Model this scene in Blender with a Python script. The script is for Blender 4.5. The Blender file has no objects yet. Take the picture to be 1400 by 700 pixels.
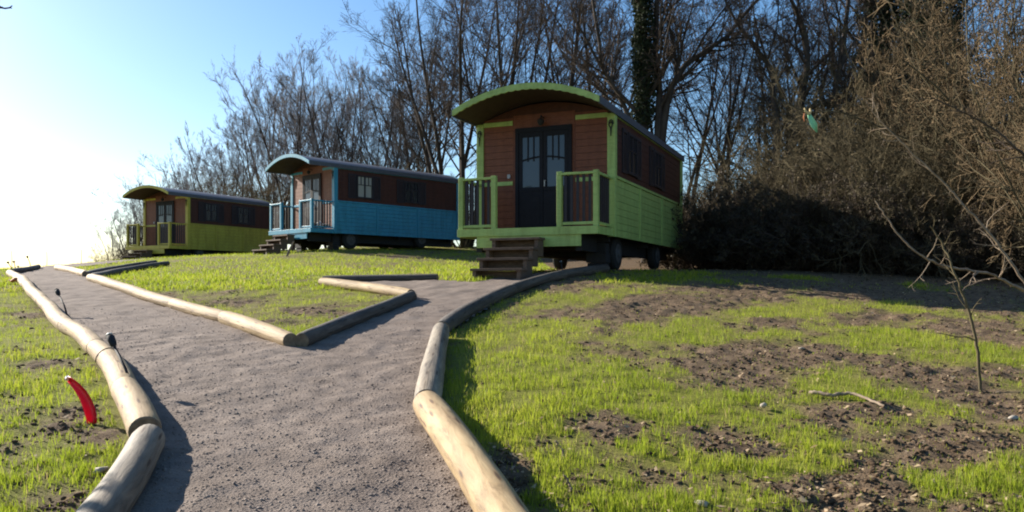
import bpy, math, random
import numpy as np
from mathutils import Vector

R = math.radians
C = bpy.context.scene.collection
RNG = np.random.default_rng(11)
random.seed(5)
F, CU, HV = 1070.0, 700.0, 388.0       # focal length in photo pixels, centre column, horizon row
CZ = 1.5                               # eye height above the ground underfoot
SUN_AZ, SUN_EL = 59.0, 25.0            # degrees left of the view axis, elevation

# ------------------------------------------------------------------ tags
def tag(o, label=None, cat=None, group=None, kind=None):
    if label: o['label'] = label
    if cat: o['category'] = cat
    if group: o['group'] = group
    if kind: o['kind'] = kind
    return o

def empty(name, loc=(0, 0, 0), rz=0.0, parent=None):
    o = bpy.data.objects.new(name, None); C.objects.link(o)
    o.location = loc; o.rotation_euler = (0, 0, rz)
    if parent: o.parent = parent
    return o

def copy_tree(o, parent=None):
    c = o.copy(); C.objects.link(c)
    if parent: c.parent = parent
    for ch in list(o.children): copy_tree(ch, c)
    return c

# ------------------------------------------------------------------ mesh helpers
def np_mesh(name, V, quads=None, tris=None, mat=None, smooth=False, attrs=None, uv=None):
    V = np.asarray(V, np.float32).reshape(-1, 3)
    me = bpy.data.meshes.new(name)
    idx, start, total = [], [], []
    pos = 0
    if quads is not None and len(quads):
        q = np.asarray(quads, np.int32).reshape(-1, 4)
        idx.append(q.ravel()); start.append(np.arange(len(q)) * 4 + pos); total.append(np.full(len(q), 4)); pos += q.size
    if tris is not None and len(tris):
        t = np.asarray(tris, np.int32).reshape(-1, 3)
        idx.append(t.ravel()); start.append(np.arange(len(t)) * 3 + pos); total.append(np.full(len(t), 3)); pos += t.size
    idx = np.concatenate(idx); start = np.concatenate(start); total = np.concatenate(total)
    me.vertices.add(len(V)); me.vertices.foreach_set('co', V.ravel())
    me.loops.add(len(idx)); me.loops.foreach_set('vertex_index', idx.astype(np.int32))
    me.polygons.add(len(start))
    me.polygons.foreach_set('loop_start', start.astype(np.int32))
    try: me.polygons.foreach_set('loop_total', total.astype(np.int32))
    except Exception: pass
    if smooth: me.polygons.foreach_set('use_smooth', np.ones(len(start), bool))
    if attrs:
        for k, a in attrs.items():
            at = me.attributes.new(k, 'FLOAT', 'POINT'); at.data.foreach_set('value', np.asarray(a, np.float32))
    if uv is not None:
        ul = me.uv_layers.new(name='UVMap'); ul.data.foreach_set('uv', np.asarray(uv, np.float32)[idx].ravel())
    me.update(calc_edges=True); me.validate()
    if mat: me.materials.append(mat)
    return me

def link_mesh(name, me, parent=None, loc=None):
    o = bpy.data.objects.new(name, me); C.objects.link(o)
    if parent: o.parent = parent
    if loc is not None: o.location = loc
    return o

class MB:
    def __init__(s): s.v = []; s.f = []
    def add(s, vs, fs):
        n = len(s.v); s.v += [tuple(p) for p in vs]; s.f += [tuple(i + n for i in f) for f in fs]; return s
    def box(s, x0, x1, y0, y1, z0, z1):
        vs = [(x0,y0,z0),(x1,y0,z0),(x1,y1,z0),(x0,y1,z0),(x0,y0,z1),(x1,y0,z1),(x1,y1,z1),(x0,y1,z1)]
        return s.add(vs, [(3,2,1,0),(4,5,6,7),(0,1,5,4),(1,2,6,5),(2,3,7,6),(3,0,4,7)])
    def prism(s, prof, y0, y1):          # prof: (x,z) polygon, counter-clockwise seen from -y
        n = len(prof)
        vs = [(x, y0, z) for x, z in prof] + [(x, y1, z) for x, z in prof]
        fs = [tuple(range(n)), tuple(range(2*n-1, n-1, -1))] + [(i, i+n, (i+1) % n + n, (i+1) % n) for i in range(n)]
        return s.add(vs, fs)
    def tube(s, pts, rad, k=8, caps=True):
        pts = [Vector(p) for p in pts]
        if not hasattr(rad, '__len__'): rad = [rad] * len(pts)
        rings = []; prev = None
        for i, p in enumerate(pts):
            t = (pts[min(i+1, len(pts)-1)] - pts[max(i-1, 0)]).normalized()
            ref = prev if prev is not None else (Vector((0,0,1)) if abs(t.z) < .9 else Vector((1,0,0)))
            a = (ref - t * ref.dot(t)).normalized(); prev = a; b = t.cross(a)
            rings.append([p + (a*math.cos(2*math.pi*j/k) + b*math.sin(2*math.pi*j/k)) * rad[i] for j in range(k)])
        vs = [q for r in rings for q in r]; fs = []
        for i in range(len(pts)-1):
            for j in range(k):
                fs.append((i*k+j, i*k+(j+1) % k, (i+1)*k+(j+1) % k, (i+1)*k+j))
        if caps:
            fs.append(tuple(reversed(range(k)))); fs.append(tuple(range((len(pts)-1)*k, len(pts)*k)))
        return s.add(vs, fs)
    def build(s, name, mat, parent=None, smooth=False, bevel=0.0):
        me = bpy.data.meshes.new(name); me.from_pydata(s.v, [], s.f)
        if smooth: me.polygons.foreach_set('use_smooth', [True] * len(me.polygons))
        me.materials.append(mat); me.update()
        o = bpy.data.objects.new(name, me); C.objects.link(o)
        if parent: o.parent = parent
        if bevel:
            m = o.modifiers.new('Bevel', 'BEVEL'); m.width = bevel; m.segments = 2; m.limit_method = 'ANGLE'
        return o

# ------------------------------------------------------------------ numeric noise
def _hash(ix, iy, seed):
    h = (ix.astype(np.int64) * 374761393 + iy.astype(np.int64) * 668265263 + seed * 1274126177) & 0xffffffff
    h = ((h ^ (h >> 13)) * 1274126177) & 0xffffffff
    return ((h ^ (h >> 16)) & 0xffff) / 65535.0
def vnoise(x, y, seed=0):
    ix, iy = np.floor(x), np.floor(y); fx, fy = x-ix, y-iy
    fx = fx*fx*(3-2*fx); fy = fy*fy*(3-2*fy)
    a, b, c, d = _hash(ix,iy,seed), _hash(ix+1,iy,seed), _hash(ix,iy+1,seed), _hash(ix+1,iy+1,seed)
    return (a*(1-fx)+b*fx)*(1-fy) + (c*(1-fx)+d*fx)*fy
def fbm(x, y, oct=4, seed=0):
    s = 0; a = .5
    for i in range(oct):
        s = s + a*vnoise(x*2**i + 17.3*i, y*2**i - 9.1*i, seed+i); a *= .5
    return s / (1 - .5**oct)

# ------------------------------------------------------------------ terrain (thin-plate spline through spot heights)
def _spots():
    p = []
    for x in (-8, -3, 0, 3, 8):
        for y in (-15, 0, 4, 8): p.append((x, y, -1.5 + .107*y))
    p += [(-8,11,-.37),(-4,11,-.36),(0,11,-.29),(4,11,-.32),(8,11,-.33),
          (-12,14,-.09),(-7,14,-.02),(-3.6,14.5,.04),(0,14,.12),(3,14,.09),(7,14,0),(11,14,-.05),
          (1.9,15,.22),(-1,16.3,.21),(4.4,20.6,.36),(2,21.5,.42),(7,12.6,-.15),(6,17,.25),(12,18,.2),
          (-10,17,.10),(-12,20,.25),(-14.5,24,.43),(-16.3,27.5,.585),(-4.5,19,.34),(-5,22,.56),(-5.5,25,.84),
          (-6.3,27.8,1.2),(-8.3,30,1.2),(-2.2,31.9,1.36),(-8.3,27,1.02),(-10.6,24,.62),(-12,29,1.0),
          (-14.5,35,1.1),(-17.1,36.4,1.0),(-12.2,39.4,1.3),(-16.5,31,.85),(-19,31,.6),(-22,35,.5),(-25,30,.3),
          (-20,25,.3),(-16,20,.1),(-30,45,0),(-40,30,-1),(-60,60,-3),(0,45,1.9),(-3.5,34.5,1.62),(-8,37,1.72),(1,36,1.62),(-13,43,1.85),(-8,46,1.95),(15,40,1),(30,30,.3),(30,60,1),
          (0,80,1),(-25,55,.8),(-30,80,0),(60,60,0),(60,0,-2),(-60,0,-5),(-15,5,-1.3),(15,5,-1.0),(0,-30,-4.5),
          (-60,-30,-7),(60,-30,-5),(-150,100,-8),(150,100,-4),(0,150,-2),(-150,-50,-10),(150,-50,-6),(-150,0,-9)]
    return np.array(p, float)
_SP = _spots(); _N = len(_SP)
def _phi(r2): return np.where(r2 > 1e-9, .5*r2*np.log(np.maximum(r2, 1e-9)), 0)
_A = np.zeros((_N+3, _N+3)); _d = _SP[:, None, :2] - _SP[None, :, :2]
_A[:_N, :_N] = _phi((_d**2).sum(-1)) + np.eye(_N)*.15
_A[:_N, _N] = 1; _A[:_N, _N+1:] = _SP[:, :2]; _A[_N, :_N] = 1; _A[_N+1:, :_N] = _SP[:, :2].T
_W = np.linalg.solve(_A, np.concatenate([_SP[:, 2], np.zeros(3)]))
def terrain(x, y):
    x = np.asarray(x, float); y = np.asarray(y, float); sh = x.shape; x = x.ravel(); y = y.ravel()
    out = np.empty_like(x)
    for i in range(0, len(x), 40000):
        xs, ys = x[i:i+40000], y[i:i+40000]
        r2 = (xs[:, None]-_SP[None, :, 0])**2 + (ys[:, None]-_SP[None, :, 1])**2
        out[i:i+40000] = _phi(r2) @ _W[:_N] + _W[_N] + xs*_W[_N+1] + ys*_W[_N+2]
    return out.reshape(sh) + CZ
def gz(x, y): return float(terrain(np.array([x]), np.array([y]))[0])
def at(u, v, Y): return Vector(((u-CU)/F*Y, Y, CZ + (HV-v)/F*Y))      # point seen at a photo pixel, Y metres ahead
_YS = np.concatenate([np.arange(2, 12, .02), np.arange(12, 60, .05)])
def hit(u, v, h=0.0):                                                  # where that line of sight meets the ground (h above it)
    z = terrain((u-CU)/F*_YS, _YS) + h; ray = CZ + (HV-v)/F*_YS
    w = np.nonzero(z >= ray)[0]
    i = w[0] if len(w) else int(np.argmin(ray - z))
    Y = _YS[i]; return Vector(((u-CU)/F*Y, Y, z[i]))

# ------------------------------------------------------------------ materials
def mat(name):
    m = bpy.data.materials.new(name); m.use_nodes = True
    nt = m.node_tree; b = nt.nodes['Principled BSDF']; return m, nt, b
def nd(nt, t, **kw):
    n = nt.nodes.new(t)
    for k, v in kw.items():
        if k in n.inputs: n.inputs[k].default_value = v
        else: setattr(n, k, v)
    return n
def ramp(nt, fac, stops):
    r = nt.nodes.new('ShaderNodeValToRGB'); nt.links.new(fac, r.inputs[0])
    e = r.color_ramp.elements
    while len(e) < len(stops): e.new(.5)
    for el, (p, c) in zip(e, stops): el.position = p; el.color = (*c, 1)
    return r.outputs[0]
def bump(nt, b, h, strength=.4, dist=.01):
    n = nd(nt, 'ShaderNodeBump', Strength=strength, Distance=dist)
    nt.links.new(h, n.inputs['Height']); nt.links.new(n.outputs[0], b.inputs['Normal'])
def noisy(name, c0, c1, scale=8, rough=.6, stretch=(1,1,1), bstr=.2, bdist=.004, spec=.3, detail=6):
    m, nt, b = mat(name)
    tc = nd(nt, 'ShaderNodeTexCoord'); mp = nd(nt, 'ShaderNodeMapping', Scale=stretch)
    nt.links.new(tc.outputs['Object'], mp.inputs[0])
    n = nd(nt, 'ShaderNodeTexNoise', Scale=scale, Detail=detail, Roughness=.65); nt.links.new(mp.outputs[0], n.inputs['Vector'])
    nt.links.new(ramp(nt, n.outputs[0], [(.3, c0), (.7, c1)]), b.inputs['Base Color'])
    b.inputs['Roughness'].default_value = rough; b.inputs['Specular IOR Level'].default_value = spec
    bump(nt, b, n.outputs[0], bstr, bdist); return m

def grime(m, amount=.55):
    nt = m.node_tree; b = nt.nodes['Principled BSDF']; src = b.inputs['Base Color'].links[0].from_socket
    tc = nd(nt, 'ShaderNodeTexCoord'); mp = nd(nt, 'ShaderNodeMapping', Scale=(3.5, 3.5, .55)); nt.links.new(tc.outputs['Object'], mp.inputs[0])
    n = nd(nt, 'ShaderNodeTexNoise', Scale=1.6, Detail=8.0, Roughness=.7); nt.links.new(mp.outputs[0], n.inputs['Vector'])
    g = ramp(nt, n.outputs[0], [(.34, (.50,.44,.37)), (.56, (1,1,1)), (.75, (1.0,1.0,.97))])
    mx = nd(nt, 'ShaderNodeMix', data_type='RGBA', blend_type='MULTIPLY'); mx.inputs[0].default_value = amount
    nt.links.new(src, mx.inputs[6]); nt.links.new(g, mx.inputs[7]); nt.links.new(mx.outputs[2], b.inputs['Base Color'])
M = {}
M['lime'] = noisy('lime_paint', (.28,.385,.11), (.39,.51,.155), 5, .45, (1,1,6))
M['blue'] = noisy('blue_paint', (.03,.215,.335), (.055,.29,.43), 5, .45, (1,1,6))
M['yellow'] = noisy('yellow_paint', (.37,.31,.04), (.48,.405,.06), 5, .45, (1,1,6))
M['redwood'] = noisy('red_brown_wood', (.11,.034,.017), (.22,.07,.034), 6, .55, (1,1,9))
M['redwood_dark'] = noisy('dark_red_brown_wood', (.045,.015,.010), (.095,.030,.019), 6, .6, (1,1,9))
for _k in ('lime', 'blue', 'yellow', 'redwood', 'redwood_dark'): grime(M[_k])
M['door'] = noisy('dark_door_paint', (.008,.008,.012), (.014,.014,.019), 8, .6, spec=.15)
M['black'] = noisy('black_metal', (.012,.012,.013), (.022,.022,.024), 20, .75)
M['roof'] = noisy('grey_roof_felt', (.05,.055,.07), (.085,.09,.11), 14, .55, spec=.5)
M['ceiling'] = noisy('dark_ceiling_boards', (.03,.02,.016), (.05,.033,.025), 8, .7)
M['stepwood'] = noisy('dark_step_wood', (.055,.034,.024), (.17,.115,.08), 9, .75, (1,6,6))
M['rubber'] = noisy('tyre_rubber', (.012,.012,.012), (.02,.02,.02), 30, .8)
M['rimpaint'] = noisy('dull_rim_paint', (.04,.04,.042), (.08,.08,.08), 20, .5)
M['steel'] = noisy('grey_steel', (.25,.25,.26), (.38,.38,.38), 20, .4)
M['frame'] = noisy('dark_shutter_paint', (.018,.014,.018), (.03,.024,.03), 10, .5)
M['curtain'] = noisy('cream_curtain', (.45,.42,.36), (.6,.57,.5), 12, .9, (8,8,1))
M['white'] = noisy('white_plastic', (.65,.65,.63), (.78,.78,.76), 10, .5)
M['redplastic'] = noisy('red_plastic', (.60,.008,.025), (.72,.015,.04), 7, .35, spec=.4)
_nt = M['redplastic'].node_tree; _t = nd(_nt, 'ShaderNodeBsdfTranslucent'); _t.inputs['Color'].default_value = (.8, .02, .05, 1)
_m = nd(_nt, 'ShaderNodeMixShader'); _m.inputs[0].default_value = .5
_nt.links.new(_nt.nodes['Principled BSDF'].outputs[0], _m.inputs[1]); _nt.links.new(_t.outputs[0], _m.inputs[2]); _nt.links.new(_m.outputs[0], _nt.nodes['Material Output'].inputs['Surface'])
M['greencloth'] = noisy('pale_green_cloth', (.25,.6,.32), (.34,.7,.42), 20, .7)
M['straw'] = noisy('straw_yellow', (.5,.34,.14), (.65,.5,.25), 20, .7)
M['orange'] = noisy('rust_orange', (.35,.10,.03), (.5,.16,.05), 20, .7)

def glass(name, c, rough):
    m, nt, b = mat(name); b.inputs['Base Color'].default_value = (*c, 1); b.inputs['Roughness'].default_value = rough
    b.inputs['Specular IOR Level'].default_value = .5; b.inputs['IOR'].default_value = 1.5
    tc = nd(nt, 'ShaderNodeTexCoord'); n = nd(nt, 'ShaderNodeTexNoise', Scale=2.5, Detail=2.0)
    nt.links.new(tc.outputs['Object'], n.inputs['Vector']); bump(nt, b, n.outputs[0], .06, .02); return m
M['glass'] = glass('dark_window_glass', (.012,.013,.017), .25)

M['doorglass'] = glass('curtain_reflection_door_glass', (.045,.06,.085), .05)  # blue-grey base colour stands for both curtain and reflections in the pane
def log_material(name, c0, c1, c2):
    m, nt, b = mat(name)
    uv = nd(nt, 'ShaderNodeUVMap', uv_map='UVMap'); mp = nd(nt, 'ShaderNodeMapping', Scale=(1.2, 5, 1))
    nt.links.new(uv.outputs[0], mp.inputs[0])
    oi = nd(nt, 'ShaderNodeObjectInfo'); 
    ad = nd(nt, 'ShaderNodeVectorMath', operation='ADD'); nt.links.new(mp.outputs[0], ad.inputs[0])
    sc = nd(nt, 'ShaderNodeVectorMath', operation='SCALE'); sc.inputs['Scale'].default_value = 40
    cb = nd(nt, 'ShaderNodeCombineXYZ'); nt.links.new(oi.outputs['Random'], cb.inputs[0]); nt.links.new(oi.outputs['Random'], cb.inputs[2])
    nt.links.new(cb.outputs[0], sc.inputs[0]); nt.links.new(sc.outputs[0], ad.inputs[1])
    n = nd(nt, 'ShaderNodeTexNoise', Scale=2.2, Detail=8.0, Roughness=.65, Distortion=.6); nt.links.new(ad.outputs[0], n.inputs['Vector'])
    base = ramp(nt, n.outputs[0], [(.33, c0), (.48, c1), (.66, c2)])
    vo = nd(nt, 'ShaderNodeTexVoronoi', voronoi_dimensions='2D', Scale=1.25); nt.links.new(ad.outputs[0], vo.inputs['Vector'])
    kn = ramp(nt, vo.outputs['Distance'], [(.0, (.12,.06,.035)), (.06, (.25,.14,.08)), (.10, (.8,.72,.62)), (.14, (1,1,1))])
    mx = nd(nt, 'ShaderNodeMix', data_type='RGBA', blend_type='MULTIPLY'); mx.inputs[0].default_value = .85
    nt.links.new(base, mx.inputs[6]); nt.links.new(kn, mx.inputs[7])
    dirt = nd(nt, 'ShaderNodeTexNoise', Scale=.9, Detail=5.0); nt.links.new(ad.outputs[0], dirt.inputs['Vector'])
    dm = ramp(nt, dirt.outputs[0], [(.40, (1,1,1)), (.66, (.50,.43,.37))])
    m2 = nd(nt, 'ShaderNodeMix', data_type='RGBA', blend_type='MULTIPLY'); m2.inputs[0].default_value = .8
    nt.links.new(mx.outputs[2], m2.inputs[6]); nt.links.new(dm, m2.inputs[7])
    mq = nd(nt, 'ShaderNodeMapping', Scale=(.55, 15, 1)); nt.links.new(uv.outputs[0], mq.inputs[0])
    aq = nd(nt, 'ShaderNodeVectorMath', operation='ADD'); nt.links.new(mq.outputs[0], aq.inputs[0]); nt.links.new(sc.outputs[0], aq.inputs[1])
    cn = nd(nt, 'ShaderNodeTexNoise', Scale=1.6, Detail=4.0, Distortion=.3); nt.links.new(aq.outputs[0], cn.inputs['Vector'])
    cr = ramp(nt, cn.outputs[0], [(.27, (.3,.22,.15)), (.30, (1,1,1)), (.62, (1,1,1)), (.70, (.80,.74,.66))])
    m3 = nd(nt, 'ShaderNodeMix', data_type='RGBA', blend_type='MULTIPLY'); m3.inputs[0].default_value = .9
    nt.links.new(m2.outputs[2], m3.inputs[6]); nt.links.new(cr, m3.inputs[7])
    nt.links.new(m3.outputs[2], b.inputs['Base Color']); b.inputs['Roughness'].default_value = .75
    hh = nd(nt, 'ShaderNodeMath', operation='MULTIPLY'); nt.links.new(n.outputs[0], hh.inputs[0]); nt.links.new(cr, hh.inputs[1])
    bump(nt, b, hh.outputs[0], .6, .012); return m
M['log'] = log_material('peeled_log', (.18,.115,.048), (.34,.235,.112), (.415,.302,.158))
M['log_grey'] = log_material('weathered_log', (.10,.083,.062), (.18,.148,.108), (.28,.23,.165))
M['log_shaded'] = log_material('shade_dark_log', (.045,.037,.03), (.075,.062,.05), (.12,.10,.078))  # shade of the camera-facing sides put into a darker wood colour
def endgrain():
    m, nt, b = mat('log_end_grain')
    tc = nd(nt, 'ShaderNodeTexCoord'); n = nd(nt, 'ShaderNodeTexNoise', Scale=22.0, Detail=5.0)
    nt.links.new(tc.outputs['Object'], n.inputs['Vector'])
    nt.links.new(ramp(nt, n.outputs[0], [(.3, (.10,.07,.045)), (.7, (.22,.16,.10))]), b.inputs['Base Color'])
    b.inputs['Roughness'].default_value = .85; bump(nt, b, n.outputs[0], .4, .005); return m
M['endgrain'] = endgrain()

def bark(name, c0, c1, sc=6):
    return noisy(name, c0, c1, sc, .9, (1,1,.35), .5, .01, .1)
M['bark'] = bark('grey_brown_bark', (.035,.028,.024), (.085,.068,.055))
M['twig'] = bark('twig_bark', (.045,.034,.028), (.095,.072,.056))
M['fartwig'] = bark('hazed_twig_bark', (.13,.117,.117), (.25,.225,.22))  # paler than near twigs: distance haze put into the bark colour
M['brush'] = bark('tan_brushwood_bark', (.055,.045,.027), (.145,.118,.068), 3)
M['brush_red'] = bark('russet_brushwood_bark', (.085,.06,.035), (.21,.15,.085), 3)
M['deadwood'] = bark('pale_dead_wood', (.15,.11,.08), (.30,.235,.17), 10)

def leafmat(name, c0, c1, trans=.35, rough=.6, attr='tint'):
    m, nt, b = mat(name)
    a = nd(nt, 'ShaderNodeAttribute', attribute_name=attr)
    col = ramp(nt, a.outputs['Fac'], [(0, c0), (1, c1)])
    nt.links.new(col, b.inputs['Base Color']); b.inputs['Roughness'].default_value = rough
    b.inputs['Specular IOR Level'].default_value = .2
    tr = nd(nt, 'ShaderNodeBsdfTranslucent'); nt.links.new(col, tr.inputs['Color'])
    mx = nd(nt, 'ShaderNodeMixShader'); mx.inputs[0].default_value = trans
    nt.links.new(b.outputs[0], mx.inputs[1]); nt.links.new(tr.outputs[0], mx.inputs[2])
    nt.links.new(mx.outputs[0], nt.nodes['Material Output'].inputs['Surface']); return m
def grassmat():
    m, nt, b = mat('young_grass')
    a = nd(nt, 'ShaderNodeAttribute', attribute_name='tint')
    col = ramp(nt, a.outputs['Fac'], [(0, (.15,.20,.018)), (.55, (.275,.335,.026)), (.9, (.37,.37,.05)), (1, (.35,.28,.12))])
    nt.links.new(col, b.inputs['Base Color']); b.inputs['Roughness'].default_value = .55
    b.inputs['Specular IOR Level'].default_value = .25
    tr = nd(nt, 'ShaderNodeBsdfTranslucent'); nt.links.new(col, tr.inputs['Color'])
    mx = nd(nt, 'ShaderNodeMixShader'); mx.inputs[0].default_value = .55
    nt.links.new(b.outputs[0], mx.inputs[1]); nt.links.new(tr.outputs[0], mx.inputs[2])
    nt.links.new(mx.outputs[0], nt.nodes['Material Output'].inputs['Surface']); return m
M['grass'] = grassmat()
M['ivy'] = leafmat('ivy_leaf', (.02,.026,.014), (.042,.055,.026), .15, .75)
M['deadleaf'] = leafmat('dead_leaf', (.12,.07,.035), (.46,.35,.22), .25, .8)
M['brushleaf'] = leafmat('withered_brush_leaf', (.05,.035,.02), (.14,.10,.055), .2, .9)
M['bramble'] = leafmat('bramble_leaf', (.035,.03,.018), (.095,.075,.042), .2, .6)

def groundmat():
    m, nt, b = mat('lawn_soil')
    tc = nd(nt, 'ShaderNodeTexCoord'); g = nd(nt, 'ShaderNodeAttribute', attribute_name='grass'); lit = nd(nt, 'ShaderNodeAttribute', attribute_name='litter')
    n1 = nd(nt, 'ShaderNodeTexNoise', Scale=9.0, Detail=10.0, Roughness=.7); nt.links.new(tc.outputs['Object'], n1.inputs['Vector'])
    n2 = nd(nt, 'ShaderNodeTexNoise', Scale=45.0, Detail=6.0, Roughness=.7); nt.links.new(tc.outputs['Object'], n2.inputs['Vector'])
    soil = ramp(nt, n1.outputs[0], [(.28, (.05,.034,.022)), (.45, (.12,.083,.053)), (.6, (.18,.128,.083)), (.8, (.27,.20,.135))])
    lc = ramp(nt, n2.outputs[0], [(.3, (.055,.036,.023)), (.5, (.13,.088,.052)), (.72, (.25,.185,.11))])
    gc = ramp(nt, n2.outputs[0], [(.25, (.10,.095,.026)), (.5, (.18,.185,.032)), (.75, (.25,.23,.055))])
    mx = nd(nt, 'ShaderNodeMix', data_type='RGBA'); nt.links.new(lit.outputs['Fac'], mx.inputs[0]); nt.links.new(soil, mx.inputs[6]); nt.links.new(lc, mx.inputs[7])
    m2 = nd(nt, 'ShaderNodeMix', data_type='RGBA'); nt.links.new(g.outputs['Fac'], m2.inputs[0]); nt.links.new(mx.outputs[2], m2.inputs[6]); nt.links.new(gc, m2.inputs[7])
    nt.links.new(m2.outputs[2], b.inputs['Base Color']); b.inputs['Roughness'].default_value = .95; b.inputs['Specular IOR Level'].default_value = .1
    ad = nd(nt, 'ShaderNodeMath', operation='ADD'); nt.links.new(n1.outputs[0], ad.inputs[0]); nt.links.new(n2.outputs[0], ad.inputs[1])
    bump(nt, b, ad.outputs[0], .9, .03); return m
M['ground'] = groundmat()
def pathmat():
    m, nt, b = mat('compacted_gravel')
    tc = nd(nt, 'ShaderNodeTexCoord')
    n1 = nd(nt, 'ShaderNodeTexNoise', Scale=3.0, Detail=8.0, Roughness=.7); nt.links.new(tc.outputs['Object'], n1.inputs['Vector'])
    n2 = nd(nt, 'ShaderNodeTexNoise', Scale=70.0, Detail=6.0, Roughness=.75); nt.links.new(tc.outputs['Object'], n2.inputs['Vector'])
    vo = nd(nt, 'ShaderNodeTexVoronoi', Scale=60.0); nt.links.new(tc.outputs['Object'], vo.inputs['Vector'])
    c1 = ramp(nt, n1.outputs[0], [(.3, (.145,.112,.09)), (.5, (.195,.154,.126)), (.7, (.245,.198,.164))])
    c2 = ramp(nt, n2.outputs[0], [(.3, (.55,.52,.5)), (.5, (1,1,1)), (.75, (1.0,.97,.93))])
    mx = nd(nt, 'ShaderNodeMix', data_type='RGBA', blend_type='MULTIPLY'); mx.inputs[0].default_value = 1
    nt.links.new(c1, mx.inputs[6]); nt.links.new(c2, mx.inputs[7])
    nt.links.new(mx.outputs[2], b.inputs['Base Color']); b.inputs['Roughness'].default_value = .9; b.inputs['Specular IOR Level'].default_value = .15
    ad = nd(nt, 'ShaderNodeMath', operation='ADD'); nt.links.new(vo.outputs['Distance'], ad.inputs[0]); nt.links.new(n2.outputs[0], ad.inputs[1])
    bump(nt, b, ad.outputs[0], .5, .009); return m
M['path'] = pathmat()
M['stone'] = noisy('pale_stone', (.13,.10,.083), (.27,.22,.185), 6, .85, bstr=.3)
M['clod'] = noisy('soil_clod', (.035,.024,.016), (.13,.09,.058), 9, .95, bstr=.6, bdist=.01, spec=.05)
M['boulder'] = noisy('chalky_stone', (.28,.24,.19), (.42,.37,.30), 15, .85)

# ------------------------------------------------------------------ log edging
# every log: pixels along its middle, radius, tone (pale, weathered, shade-darkened), label
LOGS = [
 ([(112,742),(143,695),(204,600)], 0.0963, 1, 'thick grey weathered log at the bottom left corner, knotted and in shade'),
 ([(198,590),(186,561),(170,531)], 0.0989, 0, 'pale log meeting the thick weathered log at the bend, lamp shadow across it'),
 ([(170,531),(154,499),(132,476)], 0.0963, 0, 'pale log beside the red plastic strip with a wire looped over it'),
 ([(132,476),(113,459),(90,445)], 0.0929, 0, 'pale log at the outward bulge of the left path edge, above the strapped one'),
 ([(90,445),(72,427),(58,411)], 0.0903, 0, 'pale log by the farther leaning garden lamp, its middle stained in rings'),
 ([(58,411),(46,399),(36,389)], 0.0860, 0, 'short pale log below the small rusty clump on the left path edge'),
 ([(36,389),(26,380),(13,373)], 0.0860, 0, 'pale log at the crest beside the small rusty orange clump'),
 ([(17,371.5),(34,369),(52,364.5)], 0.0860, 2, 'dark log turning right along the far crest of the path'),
 ([(78,366),(98,369.5),(117,374.5)], 0.0860, 0, 'short pale log by the crest where the narrow side path branches off'),
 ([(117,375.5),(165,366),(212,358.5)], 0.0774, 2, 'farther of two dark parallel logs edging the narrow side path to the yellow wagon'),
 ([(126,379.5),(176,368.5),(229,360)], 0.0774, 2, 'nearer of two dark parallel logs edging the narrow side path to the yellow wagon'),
 ([(124,380),(180,398),(238,415.5)], 0.0860, 0, 'long pale log leading down from the narrow side path along the grass triangle'),
 ([(238,415.5),(270,425),(307,434)], 0.0860, 0, 'pale log in the middle of the grass triangle path edge, between two longer ones'),
 ([(307,434),(350,448),(397,466)], 0.0903, 0, 'pale log with a dark sawn end at the tip of the grass triangle'),
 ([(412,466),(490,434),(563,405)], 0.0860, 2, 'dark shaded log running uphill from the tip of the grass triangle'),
 ([(562,403),(500,393),(440,385.5)], 0.0860, 0, 'pale log lying across the back of the grass triangle, its end at the dark log'),
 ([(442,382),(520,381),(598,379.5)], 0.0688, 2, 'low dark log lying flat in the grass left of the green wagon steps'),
 ([(735,790),(683,700),(583,552)], 0.1075, 0, 'thick pale yellow log with dark knots at the bottom centre'),
 ([(584,549),(592,500),(603,452)], 0.0989, 1, 'grey log standing out straight above the thick yellow knotted log, moss stained'),
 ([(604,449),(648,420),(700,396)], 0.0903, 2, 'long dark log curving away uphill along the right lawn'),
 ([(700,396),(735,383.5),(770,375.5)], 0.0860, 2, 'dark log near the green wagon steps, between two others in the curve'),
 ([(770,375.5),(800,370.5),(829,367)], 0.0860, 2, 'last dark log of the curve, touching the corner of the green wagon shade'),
]
def log_pts(px, r): return [hit(u, v, r*.8) if v < 705 else None for u, v in px]

def resolve(px, r):
    out = []
    for u, v in px:
        out.append(hit(u, v, r*.8))
    return out

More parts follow.
